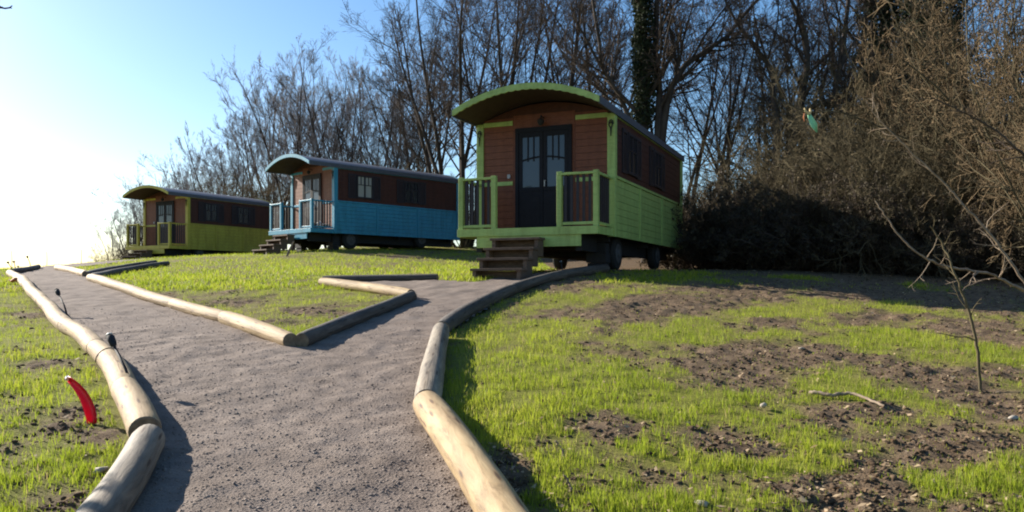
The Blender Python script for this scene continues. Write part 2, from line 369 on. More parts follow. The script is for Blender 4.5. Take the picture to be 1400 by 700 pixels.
def make_log(px, r, grey, label):
    P = resolve(px, r)
    n = 22; L0 = (P[1]-P[0]).length; L1 = (P[2]-P[1]).length; T = L0+L1
    rr = random.Random(int(px[0][0]*7+px[0][1]))
    V = []; UV = []; k = 20
    pts = []
    for i in range(n):
        s = i/(n-1)*T
        # smooth quadratic through the three points, laid on the ground
        t = s/T; tm = L0/T
        a = (t-tm)*(t-1)/(tm); bq = t*(t-1)/(tm*(tm-1)); c = t*(t-tm)/(1-tm)
        p = P[0]*a + P[1]*bq + P[2]*c
        z = gz(p.x, p.y) + r*.78
        pts.append(Vector((p.x, p.y, z)))
    zs = [p.z for p in pts]
    for i in range(n): pts[i].z = .5*zs[i] + .5*(zs[0] + (zs[-1]-zs[0])*i/(n-1)) if T < 3.2 else zs[i]
    base = pts[0].copy()
    ph = [rr.uniform(0, 6.28) for _ in range(6)]
    sd = (pts[-1]-pts[0]).cross(Vector((0,0,1))).normalized()
    for i in range(n):
        e = math.sin(math.pi*i/(n-1)); pts[i] = pts[i] + sd*e*((.016*math.sin(i/(n-1)*T*2.3+ph[3]) if px[0][0] < 140 else .004))
    for i, p in enumerate(pts):
        t = (pts[min(i+1,n-1)] - pts[max(i-1,0)]).normalized()
        a = t.cross(Vector((0,0,1))).normalized(); b2 = a.cross(t)
        s = i/(n-1)*T
        e = .93 if i in (0, n-1) else 1.0
        for j in range(k+1):
            th = 2*math.pi*j/k
            rad = r*e*(1 + .05*(.5-i/(n-1)) + .018*math.sin(s*3.1+ph[0]) + .008*math.sin(s*9.3+ph[5]) + .016*math.sin(2*th+ph[1]+s*.8) + .01*math.sin(3*th+ph[2]-s*2.1) + .006*math.sin(7*th+s*2))
            q = p + (a*math.cos(th) + b2*math.sin(th))*rad - base
            V.append(q); UV.append((s, th/(2*math.pi)))
    W = k+1
    quads = [(i*W+j, i*W+j+1, (i+1)*W+j+1, (i+1)*W+j) for i in range(n-1) for j in range(k)]
    me = np_mesh('log', V, quads, mat=M[('log', 'log_grey', 'log_shaded')[grey]], smooth=True, uv=UV)
    o = link_mesh('log', me, loc=base)
    tag(o, label, 'log', 'round logs edging the gravel path')
    for e, i in ((0, 0), (1, n-1)):
        t = (pts[1]-pts[0]).normalized() if e == 0 else (pts[-1]-pts[-2]).normalized()
        s = -1 if e == 0 else 1
        ring = [Vector(V[i*W+j]) for j in range(k)]; c = sum(ring, Vector())/k
        mb = MB()
        inner = [c + (q-c)*.9 + t*s*.008 for q in ring]
        fs = [(j, (j+1) % k, k+(j+1) % k, k+j) for j in range(k)] + [tuple(k+j for j in range(k))]
        if e == 0: fs = [tuple(reversed(f)) for f in fs]
        mb.add(ring+inner, fs); mb.build('sawn_end', M['endgrain'], o)
    return o, pts
log_lines = []
for spec in LOGS:
    o, pts = make_log(*spec); log_lines.append(pts)

# ------------------------------------------------------------------ path outline on the ground
def H(u, v): p = hit(u, v, .06); return (p.x, p.y)
ll = log_lines[0]
PATH = [(-1.3, -3.0), (-1.75, 2.4)] + [H(*q) for q in [(123,700),(200,600),(186,561),(170,533),(154,499),(131,476),(113,459),(90,445),(72,427),(51,405),(36,389),(13,373)]]
PATH += [(-17.6, 28.2), (-16.4, 30.2), (-13.6, 30.4)] + [H(*q) for q in [(78,366),(117,374.5),(165,366),(212,358.5),(229,360),(176,368.5),(124,380),(180,398),(238,415.5),(307,434),(400,467),(410,468),(490,435),(565,404),(500,393),(440,385),(442,382),(520,381),(600,379.5),(652,380.5)]]
PATH += [(.6, 14.9), (1.3, 14.3)] + [H(*q) for q in [(829,367),(770,376),(700,396),(604,450),(592,500),(583,553),(683,700)]] + [(.55, 2.0), (1.4, -3.0)]
PATH = np.array(PATH)
def in_path(x, y):
    x = np.asarray(x); y = np.asarray(y); r = np.zeros(x.shape, bool)
    n = len(PATH)
    for i in range(n):
        x0, y0 = PATH[i]; x1, y1 = PATH[(i+1) % n]
        if y0 == y1: continue
        c = ((y0 > y) != (y1 > y)) & (x < (x1-x0)*(y-y0)/(y1-y0) + x0)
        r ^= c
    return r

# ------------------------------------------------------------------ lawn cover: where grass grows and where soil is bare
SOIL = [(820,430,90,11,1.0),(960,418,90,9,.8),(1060,484,95,11,1.1),(1000,520,80,12,.55),(1170,560,100,14,.8),(840,588,75,28,1.3),
        (1000,602,60,16,.9),(1300,605,120,26,1.1),(1370,560,60,20,.8),(690,640,35,40,1.2),(1250,520,100,16,.7),(1200,402,260,10,.9),
        (1330,440,110,30,.8),(1050,440,60,8,.8),(900,500,60,8,.4),(700,475,30,6,.8),(760,610,50,20,.4),(1150,660,60,14,.7),(900,650,40,12,.5),
        (60,500,45,8,1.0),(110,565,45,11,.9),(20,545,30,9,.7),(140,600,30,12,.9),(100,690,60,14,.7),(40,480,40,5,.6),(90,590,40,8,.5),(30,430,40,4,.5),
        (330,412,60,6,.8),(430,427,60,7,.9),(400,443,50,6,.7),(300,400,30,4,.4),(520,362,50,4,.5),(560,352,60,3,.6)]
GRASSY = [(720,460,90,30,.5),(930,460,90,14,.8),(1210,470,90,16,.8),(700,535,70,30,.6),(930,555,80,20,.8),(1080,640,110,16,.7),(1320,665,90,18,.7),
          (960,695,110,14,.8),(850,690,60,15,.6),(860,400,80,10,.4),(1100,425,50,7,.5)]
def cover(x, y, z):
    u = CU + F*x/np.maximum(y, .5); v = HV - F*(z-CZ)/np.maximum(y, .5)
    n = fbm(x*1.1, y*.8, 4, 3); n2 = fbm(x*5.0, y*4.0, 3, 9)
    right = np.clip((x + .3)/1.2, 0, 1) * np.clip((26-y)/6, 0, 1)
    s = .80 - .22*right + (n-.5)*(1.1 + .7*right) + (n2-.5)*1.0
    front = y > 2.2
    for (a, b, c, d, w) in SOIL: s = s - front*w*.75*np.exp(-((u-a)/c)**2 - ((v-b)/d)**2)
    for (a, b, c, d, w) in GRASSY: s = s + front*w*.75*np.exp(-((u-a)/c)**2 - ((v-b)/d)**2)
    wood = np.clip((x*.55 + y - 17.6)/2.5, 0, 1) * (x > 1)              # leaf litter under the brush
    wood = np.maximum(wood, np.clip((y-36)/4, 0, 1))
    s = s - .03*right - 1.5*wood
    return np.clip((s-.30)/.55, 0, 1), wood
def lumps(x, y, soil):
    return (fbm(x*.9, y*.9, 2, 31)-.5)*.05 + (fbm(x*5, y*5, 3, 41)-.5)*.07*(.4+.6*soil) + (vnoise(x*13, y*13, 51)-.5)*.04*soil*(.3+1.2*fbm(x*2, y*2, 2, 52))

def axis(lo, hi, fine_lo, fine_hi, d, grow=1.12, cap=8):
    a = list(np.arange(fine_lo, fine_hi+1e-6, d))
    s = d; p = a[-1]
    while p < hi: s = min(s*grow, cap); p += s; a.append(p)
    s = d; p = a[0]; pre = []
    while p > lo: s = min(s*grow, cap); p -= s; pre.append(p)
    return np.array(pre[::-1] + a)
gx = axis(-160, 160, -5.5, 7.5, .045, 1.06); gy = axis(-60, 170, 2.6, 12.0, .045, 1.045)
GX, GY = np.meshgrid(gx, gy); GZ0 = terrain(GX, GY)
GR, WD = cover(GX, GY, GZ0)
INP = in_path(GX, GY)
near = np.clip((26-GY)/10, 0, 1)
GZ = GZ0 + lumps(GX, GY, 1-GR)*near - .06*INP
nx, ny = len(gx), len(gy)
ii = np.arange(ny-1)[:, None]*nx + np.arange(nx-1)[None, :]
quads = np.stack([ii, ii+1, ii+nx+1, ii+nx], -1).reshape(-1, 4)
tag(link_mesh('ground', np_mesh('ground', np.stack([GX, GY, GZ], -1), quads, mat=M['ground'], smooth=True,
    attrs={'grass': GR.ravel(), 'litter': np.clip(WD + .25*fbm(GX*2, GY*2, 2, 77), 0, 1).ravel()})), kind='structure')

def path_z(x, y): return terrain(x, y) + .012 + (fbm(x*2.2, y*2.2, 2, 61)-.5)*.035 + (fbm(x*7, y*7, 2, 62)-.5)*.03
def build_path():
    V = []; Q = []; off = 0
    for (y0, y1, d) in ((-3, 9, .035), (9, 31, .07)):
        xs = np.arange(-20, 3, d); ys = np.arange(y0, y1+d*.5, d)
        X, Y = np.meshgrid(xs, ys)
        cx, cy = X[:-1,:-1]+d/2, Y[:-1,:-1]+d/2
        keep = in_path(cx, cy)
        n = len(xs); base = np.arange(len(ys)-1)[:, None]*n + np.arange(n-1)[None, :]
        q = np.stack([base, base+1, base+n+1, base+n], -1)[keep]
        used = np.unique(q); rem = np.full(X.size, -1); rem[used] = np.arange(len(used))
        vx, vy = X.ravel()[used], Y.ravel()[used]
        V.append(np.stack([vx, vy, path_z(vx, vy)], -1)); Q.append(rem[q]+off); off += len(used)
    return np_mesh('path', np.concatenate(V), np.concatenate(Q), mat=M['path'], smooth=True)
tag(link_mesh('path', build_path()), kind='structure')

# ------------------------------------------------------------------ grass, stones, clods and leaves
def ground_z(x, y, gr): return terrain(x, y) + lumps(x, y, 1-gr)*np.clip((26-y)/10, 0, 1)
def near_log(x, y, m=.13):
    r = np.zeros(x.shape, bool)
    for pts in log_lines:
        for p in pts[::2]:
            r |= (x-p.x)**2 + (y-p.y)**2 < m*m
    return r
def blades(n, y0, y1, hmin, hmax, w, power, seed, bend=.5, thr=.0):
    g = np.random.default_rng(seed)
    t = g.random(n); e = 1-power
    y = (y0**e + t*(y1**e-y0**e))**(1/e)
    x = (g.random(n)*1.5-.75)*(y+.6)
    keep = ~in_path(x, y); x, y = x[keep], y[keep]
    gr, wd = cover(x, y, terrain(x, y))
    tuft = .5*fbm(x*9, y*9, 2, 15) + .5*fbm(x*3.5, y*3.5, 3, 16)
    keep = (g.random(len(x)) < np.clip(gr**1.3*(.10+1.0*np.clip((tuft-.40)*4.5,0,1)), .055*(y < 14), 1)) & ~near_log(x, y)
    x, y, gr = x[keep], y[keep], gr[keep]; n = len(x)
    z = ground_z(x, y, gr) - .006
    h = (hmin + (hmax-hmin)*g.random(n)**1.3) * (.45+.6*gr)
    a = g.random(n)*6.283; lean = bend*g.random(n)*h; la = g.random(n)*6.283
    ww = w*(.6+.8*g.random(n))
    dx, dy = np.cos(a)*ww/2, np.sin(a)*ww/2; lx, ly = np.cos(la)*lean, np.sin(la)*lean
    V = np.stack([np.stack([x-dx, y-dy, z], -1), np.stack([x+dx, y+dy, z], -1),
                  np.stack([x+dx*.8+lx*.3, y+dy*.8+ly*.3, z+h*.55], -1), np.stack([x-dx*.8+lx*.3, y-dy*.8+ly*.3, z+h*.55], -1),
                  np.stack([x+lx, y+ly, z+h*.97], -1)], 1)
    b = np.arange(n)[:, None]*5
    tint = np.clip(.5*g.random(n) + .55*fbm(x*1.3, y*1.3, 2, 88) - .04, 0, .93); dead = g.random(n) < .05; tint[dead] = 1
    return V.reshape(-1, 3), b+np.array([[0,1,2,3]]), b+np.array([[3,2,4]]), np.repeat(tint, 5)
def merge(parts):
    V=[];Q=[];T=[];A=[];o=0
    for v,q,t,a in parts: V.append(v);Q.append(q+o);T.append(t+o);A.append(a);o+=len(v)
    return np.concatenate(V),np.concatenate(Q),np.concatenate(T),np.concatenate(A)
gv, gq, gt, ga = merge([blades(480000, 2.5, 15, .025, .085, .0042, 1.05, 1), blades(190000, 13, 36, .04, .10, .014, 1.2, 2, .8)])
tag(link_mesh('grass', np_mesh('grass', gv, gq, gt, M['grass'], attrs={'tint': ga})),
    'young yellow-green grass growing in patches over the soil', 'grass', kind='stuff')

OCT = np.array([(1,0,0),(-1,0,0),(0,1,0),(0,-1,0),(0,0,1),(0,0,-1)], float)
OCF = np.array([(0,2,4),(2,1,4),(1,3,4),(3,0,4),(2,0,5),(1,2,5),(3,1,5),(0,3,5)])
ICO = None
def ico():
    import bmesh
    bm = bmesh.new(); bmesh.ops.create_icosphere(bm, subdivisions=1, radius=1)
    v = np.array([q.co[:] for q in bm.verts]); f = np.array([[w.index for w in q.verts] for q in bm.faces]); bm.free(); return v, f
IV, IF = ico()
def rocks(x, y, z, s, seed, flat=.7, shape=None):
    g = np.random.default_rng(seed); n = len(x)
    bv, bf = (IV, IF) if shape is None else shape
    k = len(bv)
    sc = s[:, None]*np.stack([.7+.6*g.random(n), .7+.6*g.random(n), flat*(.6+.7*g.random(n))], -1)
    a = g.random(n)*6.283
    jit = 1 + (g.random((n, k, 1))-.5)*.9
    P = bv[None]*jit*sc[:, None, :]
    X = P[..., 0]*np.cos(a)[:, None] - P[..., 1]*np.sin(a)[:, None]; Y = P[..., 0]*np.sin(a)[:, None] + P[..., 1]*np.cos(a)[:, None]
    V = np.stack([X + x[:, None], Y + y[:, None], P[..., 2] + z[:, None]], -1)
    return V.reshape(-1, 3), (bf[None] + (np.arange(n)*k)[:, None, None]).reshape(-1, 3)
def scatter(n, y0, y1, seed, power=1.3):
    g = np.random.default_rng(seed); t = g.random(n); e = 1-power
    y = (y0**e + t*(y1**e-y0**e))**(1/e); x = (g.random(n)*1.5-.75)*(y+.5); return x, y, g
x, y, g = scatter(110000, 2.5, 11, 21); k = in_path(x, y) & ~near_log(x, y, .1); x, y = x[k], y[k]
s = .003 + .008*g.random(len(x))**5
V, T = rocks(x, y, path_z(x, y)+s*.1, s, 22, .7, (OCT, OCF))
tag(link_mesh('gravel', np_mesh('gravel', V, None, T, M['stone'])), 'loose grey-brown gravel grains strewn on the path', 'gravel', kind='stuff')
x, y, g = scatter(60000, 2.5, 16, 23); k = ~in_path(x, y) & ~near_log(x, y, .12); x, y = x[k], y[k]
gr, _ = cover(x, y, terrain(x, y)); k = g.random(len(x)) < .04+.75*(1-gr)**1.5; x, y, gr = x[k], y[k], gr[k]
s = .004 + .018*g.random(len(x))**3
V, T = rocks(x, y, ground_z(x, y, gr)+s*.1, s, 24, .75)
tag(link_mesh('soil', np_mesh('soil', V, None, T, M['clod'])), 'crumbly brown clods on the bare soil patches', 'soil', kind='stuff')
x, y, g = scatter(40000, 2.6, 20, 25, 1.1); k = ~in_path(x, y) & ~near_log(x, y, .12) & ((x > -.5) | (g.random(len(x)) < .3)); x, y = x[k], y[k]
gr, wd = cover(x, y, terrain(x, y)); k = g.random(len(x)) < .1 + .55*(1-gr) + wd; x, y, gr = x[k], y[k], gr[k]; n = len(x)
s = .006 + .020*g.random(n)**3; a = g.random(n)*6.283; z = ground_z(x, y, gr) + .012 + .015*g.random(n)
ca, sa = np.cos(a), np.sin(a); tz = (g.random((n, 4))-.5)*s[:, None]*1.2
def corner(px, py, i): return np.stack([x + s*(px*ca-py*sa), y + s*(px*sa+py*ca), z + tz[:, i]], -1)
V = np.stack([corner(-1,0,0), corner(0,-.5,1), corner(1.2,0,2), corner(0,.5,3)], 1).reshape(-1, 3); b = np.arange(n)[:, None]*4
tag(link_mesh('leaves', np_mesh('leaves', V, None, np.concatenate([b+[[0,1,3]], b+[[1,2,3]]]), M['deadleaf'], attrs={'tint': np.repeat(g.random(n), 4)})),
    'dry tan leaves scattered over the right lawn', 'leaves', kind='stuff')

# ------------------------------------------------------------------ wagons
def arch(W, z0, h, n=24):
    return [(-W + 2*W*i/n, z0 + h*(1-(2*i/n-1)**2)) for i in range(n+1)]

def make_wagon(name, corner, theta, L, zb, paint, label, curtain, w=2.9):
    a = (math.sin(theta), math.cos(theta)); r = (math.cos(theta), -math.sin(theta))
    cx, cy = corner[0]-r[0]*w/2, corner[1]-r[1]*w/2
    mx, my = cx + a[0]*L/2, cy + a[1]*L/2
    g0 = min(gz(corner[0], corner[1]), gz(mx, my)) - .02
    root = empty(name, (cx, cy, g0), -theta)
    tag(root, label, 'wagon', 'painted wooden caravan wagons on the slope')
    B = zb - g0                       # bottom of the painted panels above the ground
    P = M[paint]; hw = w/2
    ze, zt = B+2.36, B+1.12           # eaves and belt
    # core: brown upper wall with arched gables
    prof = [(-hw, B+.02), (hw, B+.02)] + [(x, z) for x, z in reversed(arch(hw, ze, .33))]
    core = MB().prism(prof, 0, L)
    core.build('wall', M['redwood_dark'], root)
    pl = MB(); z = zt+.06; 
    while z < ze-.02:
        z1 = min(z+.135, ze-.01); 
        for s in (-1, 1): pl.box(min(s*hw, s*(hw+.014)), max(s*hw, s*(hw+.014)), .1, L-.1, z, z1-.007)
        z += .135
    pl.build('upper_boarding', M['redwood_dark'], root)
    # front boarding
    for x0, x1 in ((-hw+.1, -.66), (.66, hw-.1)):
        fb = MB(); z = B+.15
        while z < ze+.02: fb.box(x0, x1, -.016, 0, z, z+.127); z += .135
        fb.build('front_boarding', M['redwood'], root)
    fc = MB().box(-.655, .655, -.02, 0, B+.15, ze+.12)
    fc.build('door_surround', M['redwood'], root)
    # painted lower boarding with battens and belt
    lp = MB(); z = B
    while z < zt-.02:
        for s in (-1, 1): lp.box(min(s*hw, s*(hw+.026)), max(s*hw, s*(hw+.026)), .0, L, z, z+.1345)
        lp.box(-hw, hw, L, L+.026, z, z+.1345)
        z += .14
    lp.build('lower_boarding', P, root, bevel=.004)
    bt = MB()
    for s in (-1, 1):
        for yy in (L*.31, L*.64):
            bt.box(min(s*(hw+.02), s*(hw+.045)), max(s*(hw+.02), s*(hw+.045)), yy-.04, yy+.04, B, zt)
        bt.box(min(s*hw, s*(hw+.05)), max(s*hw, s*(hw+.05)), .1, L-.02, zt, zt+.055)
        bt.box(min(s*hw, s*(hw+.035)), max(s*hw, s*(hw+.035)), .1, L-.02, ze-.05, ze+.0)
    bt.box(-hw+.1, -.67, -.03, 0, zt-.04, zt+.04); bt.box(.67, hw-.1, -.03, 0, zt-.04, zt+.04)
    bt.box(-hw+.1, -.67, -.035, 0, ze-.07, ze+.02); bt.box(.67, hw-.1, -.035, 0, ze-.07, ze+.02)
    bt.build('belt_trim', P, root, bevel=.004)
    for s in (-1, 1):
        for y0, y1 in ((-.05, .1), (L-.1, L+.05)):
            MB().box(min(s*(hw-.1), s*(hw+.055)), max(s*(hw-.1), s*(hw+.055)), y0, y1, B-.01, ze).build('corner_post', P, root, bevel=.006)
    # scroll bracket on the front posts
    for s in (-1, 1):
        mb = MB(); q = [(s*(hw-.02)+.05*math.cos(t)*(1-t/14), -.075, ze-.22+.09*math.sin(t)*(1-t/14)) for t in np.linspace(0, 9, 26)]
        mb.tube(q, .011, 6); mb.tube([(s*(hw-.02), -.07, ze-.28), (s*(hw-.02), -.075, ze-.45)], [.02, .008], 6)
        mb.build('scroll_bracket', M['black'], root)
    # roof: arched shell over body and porch
    Wd = hw+.045; zr = ze+.005; yf, yr = -1.06, L+.16
    top = arch(Wd, zr+.07, .37); bot = arch(Wd, zr, .37)
    MB().prism(bot + top[::-1], yf, yr).build('roof', M['roof'], root)
    MB().prism([(x*.985, z-.012) for x, z in bot] + [(x*.985, z-.002) for x, z in bot][::-1], yf+.01, -.02).build('porch_ceiling', M['ceiling'], root)
    for s in (-1, 1):
        MB().box(min(s*Wd, s*(Wd+.03)), max(s*Wd, s*(Wd+.03)), yf, yr, zr-.04, zr+.10).build('eave_board', M['roof'], root)
    n = 80; up = arch(Wd+.02, zr+.09, .37, n); lo = [(x, z-.108-.016*abs(math.sin(i*math.pi/4))) for i, (x, z) in enumerate(up)]
    for yy in (yf, yr+.03):
        mb = MB()
        for i in range(n): mb.prism([lo[i], lo[i+1], up[i+1], up[i]], yy-.035, yy)
        mb.build('scalloped_fascia', P, root)
    # door
    d0, d1 = B+.155, B+2.12
    fr = MB().box(-.60, -.53, -.065, -.02, d0, d1).box(.53, .60, -.065, -.02, d0, d1).box(-.60, .60, -.07, -.02, d1, d1+.09)
    fr.build('door_frame', M['door'], root)
    for s in (-1, 1):
        x0, x1 = (-.525, -.004) if s < 0 else (.004, .525)
        lf = MB().box(x0, x1, -.048, -.022, d0+.01, d0+.78)                       # solid lower panel
        lf.box(x0, x0+.075, -.055, -.022, d0+.78, d1).box(x1-.075, x1, -.055, -.022, d0+.78, d1)
        lf.box(x0+.075, x1-.075, -.055, -.022, d0+.78, d0+.86).box(x0+.075, x1-.075, -.055, -.022, d1-.10, d1)
        zz = d0+1.36
        m = 10                                                                    # arched cross bar
        for i in range(m):
            xa, xb = x0+.075+(x1-x0-.15)*i/m, x0+.075+(x1-x0-.15)*(i+1)/m
            ca, cb = [zz+.085*(1-((xx)/.525)**2) for xx in (xa, xb)]
            lf.prism([(xa, ca), (xb, cb), (xb, cb+.035), (xa, ca+.035)], -.052, -.022)
        for t in (1/3, 2/3):
            xx = x0+.075+(x1-x0-.15)*t; lf.box(xx-.013, xx+.013, -.052, -.022, zz+.02, d1-.1)
        lf.box(x0+.06, x1-.06, -.054, -.048, d0+.09, d0+.68)
        leaf = lf.build('door', M['door'], root, bevel=.003)
        MB().box(x0+.07, x1-.07, -.036, -.028, d0+.85, d1-.09).build('pane', M['doorglass'], leaf)
        if s > 0: MB().tube([(.05, -.055, d0+.98), (.05, -.10, d0+.98), (.05, -.10, d0+.86)], .012, 6).build('handle', M['steel'], leaf)
    # porch lamp
    lamp = MB().tube([(0, -.02, ze+.02), (0, -.16, ze+.05), (0, -.18, ze-.02)], .014, 6).build('porch_lamp', M['black'], root)
    MB().tube([(0, -.18, ze-.02), (0, -.18, ze-.05), (0, -.18, ze-.11), (0, -.18, ze-.15)], [.03, .075, .06, .03], 10).build('lamp_shade', M['black'], lamp)
    # number-like wall box by the door
    MB().box(-.78, -.72, -.05, -.016, B+1.22, B+1.30).build('wall_switch', M['steel'], root)
    # porch deck
    dk = MB()
    for i in range(7): dk.box(-hw, hw, -.95+i*.135, -.95+i*.135+.129, B+.10, B+.135)
    dk.box(-hw+.05, hw-.05, -.9, 0, B+.02, B+.097)
    dk.build('porch_deck', M['stepwood'], root)
    MB().box(-hw-.01, hw+.01, -.985, -.953, B-.005, B+.142).box(-hw-.026, -hw-.002, -.953, -.06, B-.005, B+.142).box(hw+.002, hw+.026, -.953, -.06, B-.005, B+.142).build('deck_fascia', P, root, bevel=.004)
    MB().box(-1.02, 1.10, -.955, -.92, B-.22, B+.015).build('deck_skirt', P, root, bevel=.004)
    pz = B+.142
    for s in (-1, 1):
        xo, xi = s*(hw-.045), s*(hw-.75)
        rl = MB()
        for xx in (xo, xi): rl.box(xx-.048, xx+.048, -.985+.035, -.985+.131, pz, B+1.16)
        rl.box(min(xo, xi)-.03, max(xo, xi)+.03, -.955, -.85, B+1.09, B+1.135).box(min(xo, xi), max(xo, xi), -.93, -.885, pz+.03, pz+.085)
        sx = s*(hw-.04); rl.box(sx-.04, sx+.04, -.855, -.06, B+1.085, B+1.132).box(sx-.022, sx+.022, -.855, -.06, pz+.03, pz+.085)
        rail = rl.build('railing', P, root, bevel=.006)
        bl = MB(); k = 5
        for i in range(1, k+1):
            xx = xo+(xi-xo)*i/(k+1); bl.box(xx-.026, xx+.026, -.918, -.897, pz+.06, B+1.09)
        for i in range(1, 7):
            yy = -.855+.795*i/7; bl.box(sx-.011, sx+.011, yy-.026, yy+.026, pz+.06, B+1.088)
        bl.build('balusters', M['frame'], rail)
    # side windows with open shutters
    for i, yy in enumerate((1.28, 3.5 if L > 5.2 else 3.2)):
        z0, z1 = zt+.20, ze-.20; hh = .36; xs = hw+.014
        f = MB()
        f.box(xs, xs+.045, yy-hh, yy-hh+.055, z0, z1).box(xs, xs+.045, yy+hh-.055, yy+hh, z0, z1).box(xs, xs+.045, yy-hh+.055, yy+hh-.055, z0, z0+.055).box(xs, xs+.045, yy-hh+.055, yy+hh-.055, z1-.055, z1)
        f.box(xs, xs+.04, yy-.03, yy+.03, z0+.055, z1-.055)
        for s in (-1, 1):
            ym = yy+s*(.03+(hh-.085)/2); f.box(xs, xs+.035, ym-.012, ym+.012, z0+.5, z1-.055)
            f.box(xs, xs+.036, min(yy+s*.03, yy+s*(hh-.055)), max(yy+s*.03, yy+s*(hh-.055)), z0+.48, z0+.505)
        win = f.build('window', M['frame'], root)
        MB().box(xs+.006, xs+.016, yy-hh+.05, yy+hh-.05, z0+.05, z1-.05).build('pane', M['glass'] if not (curtain and i == 0) else M['paleglass'], win)
        for s in (-1, 1):
            sh = MB(); ya, yb = sorted((yy+s*(hh+.015), yy+s*(hh+.36)))
            sh.box(xs, xs+.03, ya, ya+.05, z0-.02, z1+.02).box(xs, xs+.03, yb-.05, yb, z0-.02, z1+.02).box(xs, xs+.03, ya+.05, yb-.05, z0-.02, z0+.05).box(xs, xs+.03, ya+.05, yb-.05, z1-.05, z1+.02)
            zq = z0+.06
            while zq < z1-.07: sh.box(xs+.004, xs+.022, ya+.05, yb-.05, zq, zq+.03); zq += .042
            sh.build('shutter', M['frame'], win)
    # running gear
    ch = MB()
    for s in (-1, 1): ch.box(s*1.02-.06, s*1.02+.06, -.85, L-.1, B-.30, B+.018)
    for yy in (.1, L*.5, L-.3): ch.box(-hw+.1, hw-.1, yy-.05, yy+.05, B-.10, B+.017)
    ch.build('chassis', M['black'], root)
    wr = min(.34, (B-.02)/2+.1)
    for yy in (.78, 4.15 if L > 5.2 else 3.8):
        axz = max(wr, .25)
        lg = gz(cx+a[0]*yy, cy+a[1]*yy)-g0; 
        MB().tube([(-hw+.18, yy, lg+wr), (hw-.18, yy, lg+wr)], .05, 8).box(-.8, -.7, yy-.06, yy+.06, lg+wr, B-.1).box(.7, .8, yy-.06, yy+.06, lg+wr, B-.1).build('axle', M['black'], root)
        for s in (-1, 1):
            X = s*(hw-.22); gl = gz(cx+a[0]*yy+r[0]*X, cy+a[1]*yy+r[1]*X)-g0
            gl = lg; k = 24
            wh = MB().tube([(X-s*.1, yy, gl+wr), (X-s*.09, yy, gl+wr), (X-s*.05, yy, gl+wr), (X+s*.05, yy, gl+wr), (X+s*.09, yy, gl+wr), (X+s*.1, yy, gl+wr)], [wr*.62, wr*.93, wr, wr, wr*.93, wr*.62], k)
            wo = wh.build('wheel', M['rubber'], root, smooth=False)
            MB().tube([(X+s*.095, yy, gl+wr), (X+s*.108, yy, gl+wr), (X+s*.104, yy, gl+wr), (X+s*.13, yy, gl+wr)], [wr*.60, wr*.56, wr*.3, wr*.14], 16).build('rim', M['rimpaint'], wo)
    # support blocks at the front corners
    for s in (-1, 1):
        mb = MB(); X = s*(hw-.35)
        zz = gz(cx+a[0]*.2+r[0]*X, cy+a[1]*.2+r[1]*X)-g0-.02
        for i in range(3):
            hgt = (B-.11-zz)/3; q = .0 if i % 2 else .02
            mb.box(X-.2+q, X+.2-q, .03+q, .33-q, zz+i*hgt, zz+(i+1)*hgt-.008)
        mb.build('support_blocks', M['black'], root)
    return root, (cx, cy, a, r, B, g0, hw)

M['paleglass'] = glass('curtained_window_glass', (.34,.32,.28), .3)
def make_steps(W, label, n=4):
    cx, cy, a, r, B, g0, hw = W
    wx = -.08; zt_ = B-.06
    fx, fy = cx-a[0]*1.0, cy-a[1]*1.0
    run = .27
    ex, ey = fx-a[0]*n*run + r[0]*wx, fy-a[1]*n*run + r[1]*wx
    gzf = gz(ex, ey)
    th = math.atan2(a[0], a[1])
    root = empty('wooden_steps', (fx+r[0]*wx, fy+r[1]*wx, gzf), -th)
    tag(root, label, 'steps', 'wooden entrance steps of the wagons')
    top = g0+zt_-gzf; rise = top/n
    for i in range(n):
        z = top-i*rise; y1 = -i*run; 
        MB().box(-.50, .50, y1-run-.03, y1, z-.045, z).build('tread', M['stepwood'], root, bevel=.005)
        MB().box(-.44, .44, y1-.05, y1-.02, z-rise+.005, z-.048).build('riser', M['stepwood'], root)
    for s in (-1, 1):
        prof = [(0, top-.05)]
        st = MB(); X = s*.43
        for i in range(n):
            z = top-i*rise-.047
            st.box(X-.035, X+.035, -(i+1)*run, -i*run-.004, max(-.05, z-.30), z)
        st.build('stringer', M['stepwood'], root)
    return root

TH_G, TH_B, TH_Y = math.atan2(.405, .914), math.atan2(.682, .731), R(28)
gw, WG = make_wagon('painted_wagon', (1.935, 15.0), TH_G, 6.2, CZ+.911, 'lime', 'largest and nearest wagon, lime green trim and panels with red-brown walls and dark double door', False, 2.84)
bw, WB = make_wagon('painted_wagon', (-6.3, 27.8), TH_B, 5.98, CZ+1.80, 'blue', 'blue panelled wagon with pale curtained window, between the lime and yellow-green wagons', True, 2.78)
yw, WY = make_wagon('painted_wagon', (-14.5, 35.0), TH_Y, 5.0, CZ+1.55, 'yellow', 'smallest and farthest wagon, mustard yellow-green panels near the path crest', False)
make_steps(WG, 'dark wooden steps leading from the gravel path up to the lime green wagon')
make_steps(WB, 'wooden steps climbing to the porch of the blue wagon')
make_steps(WY, 'wooden steps in front of the yellow-green wagon on the crest')

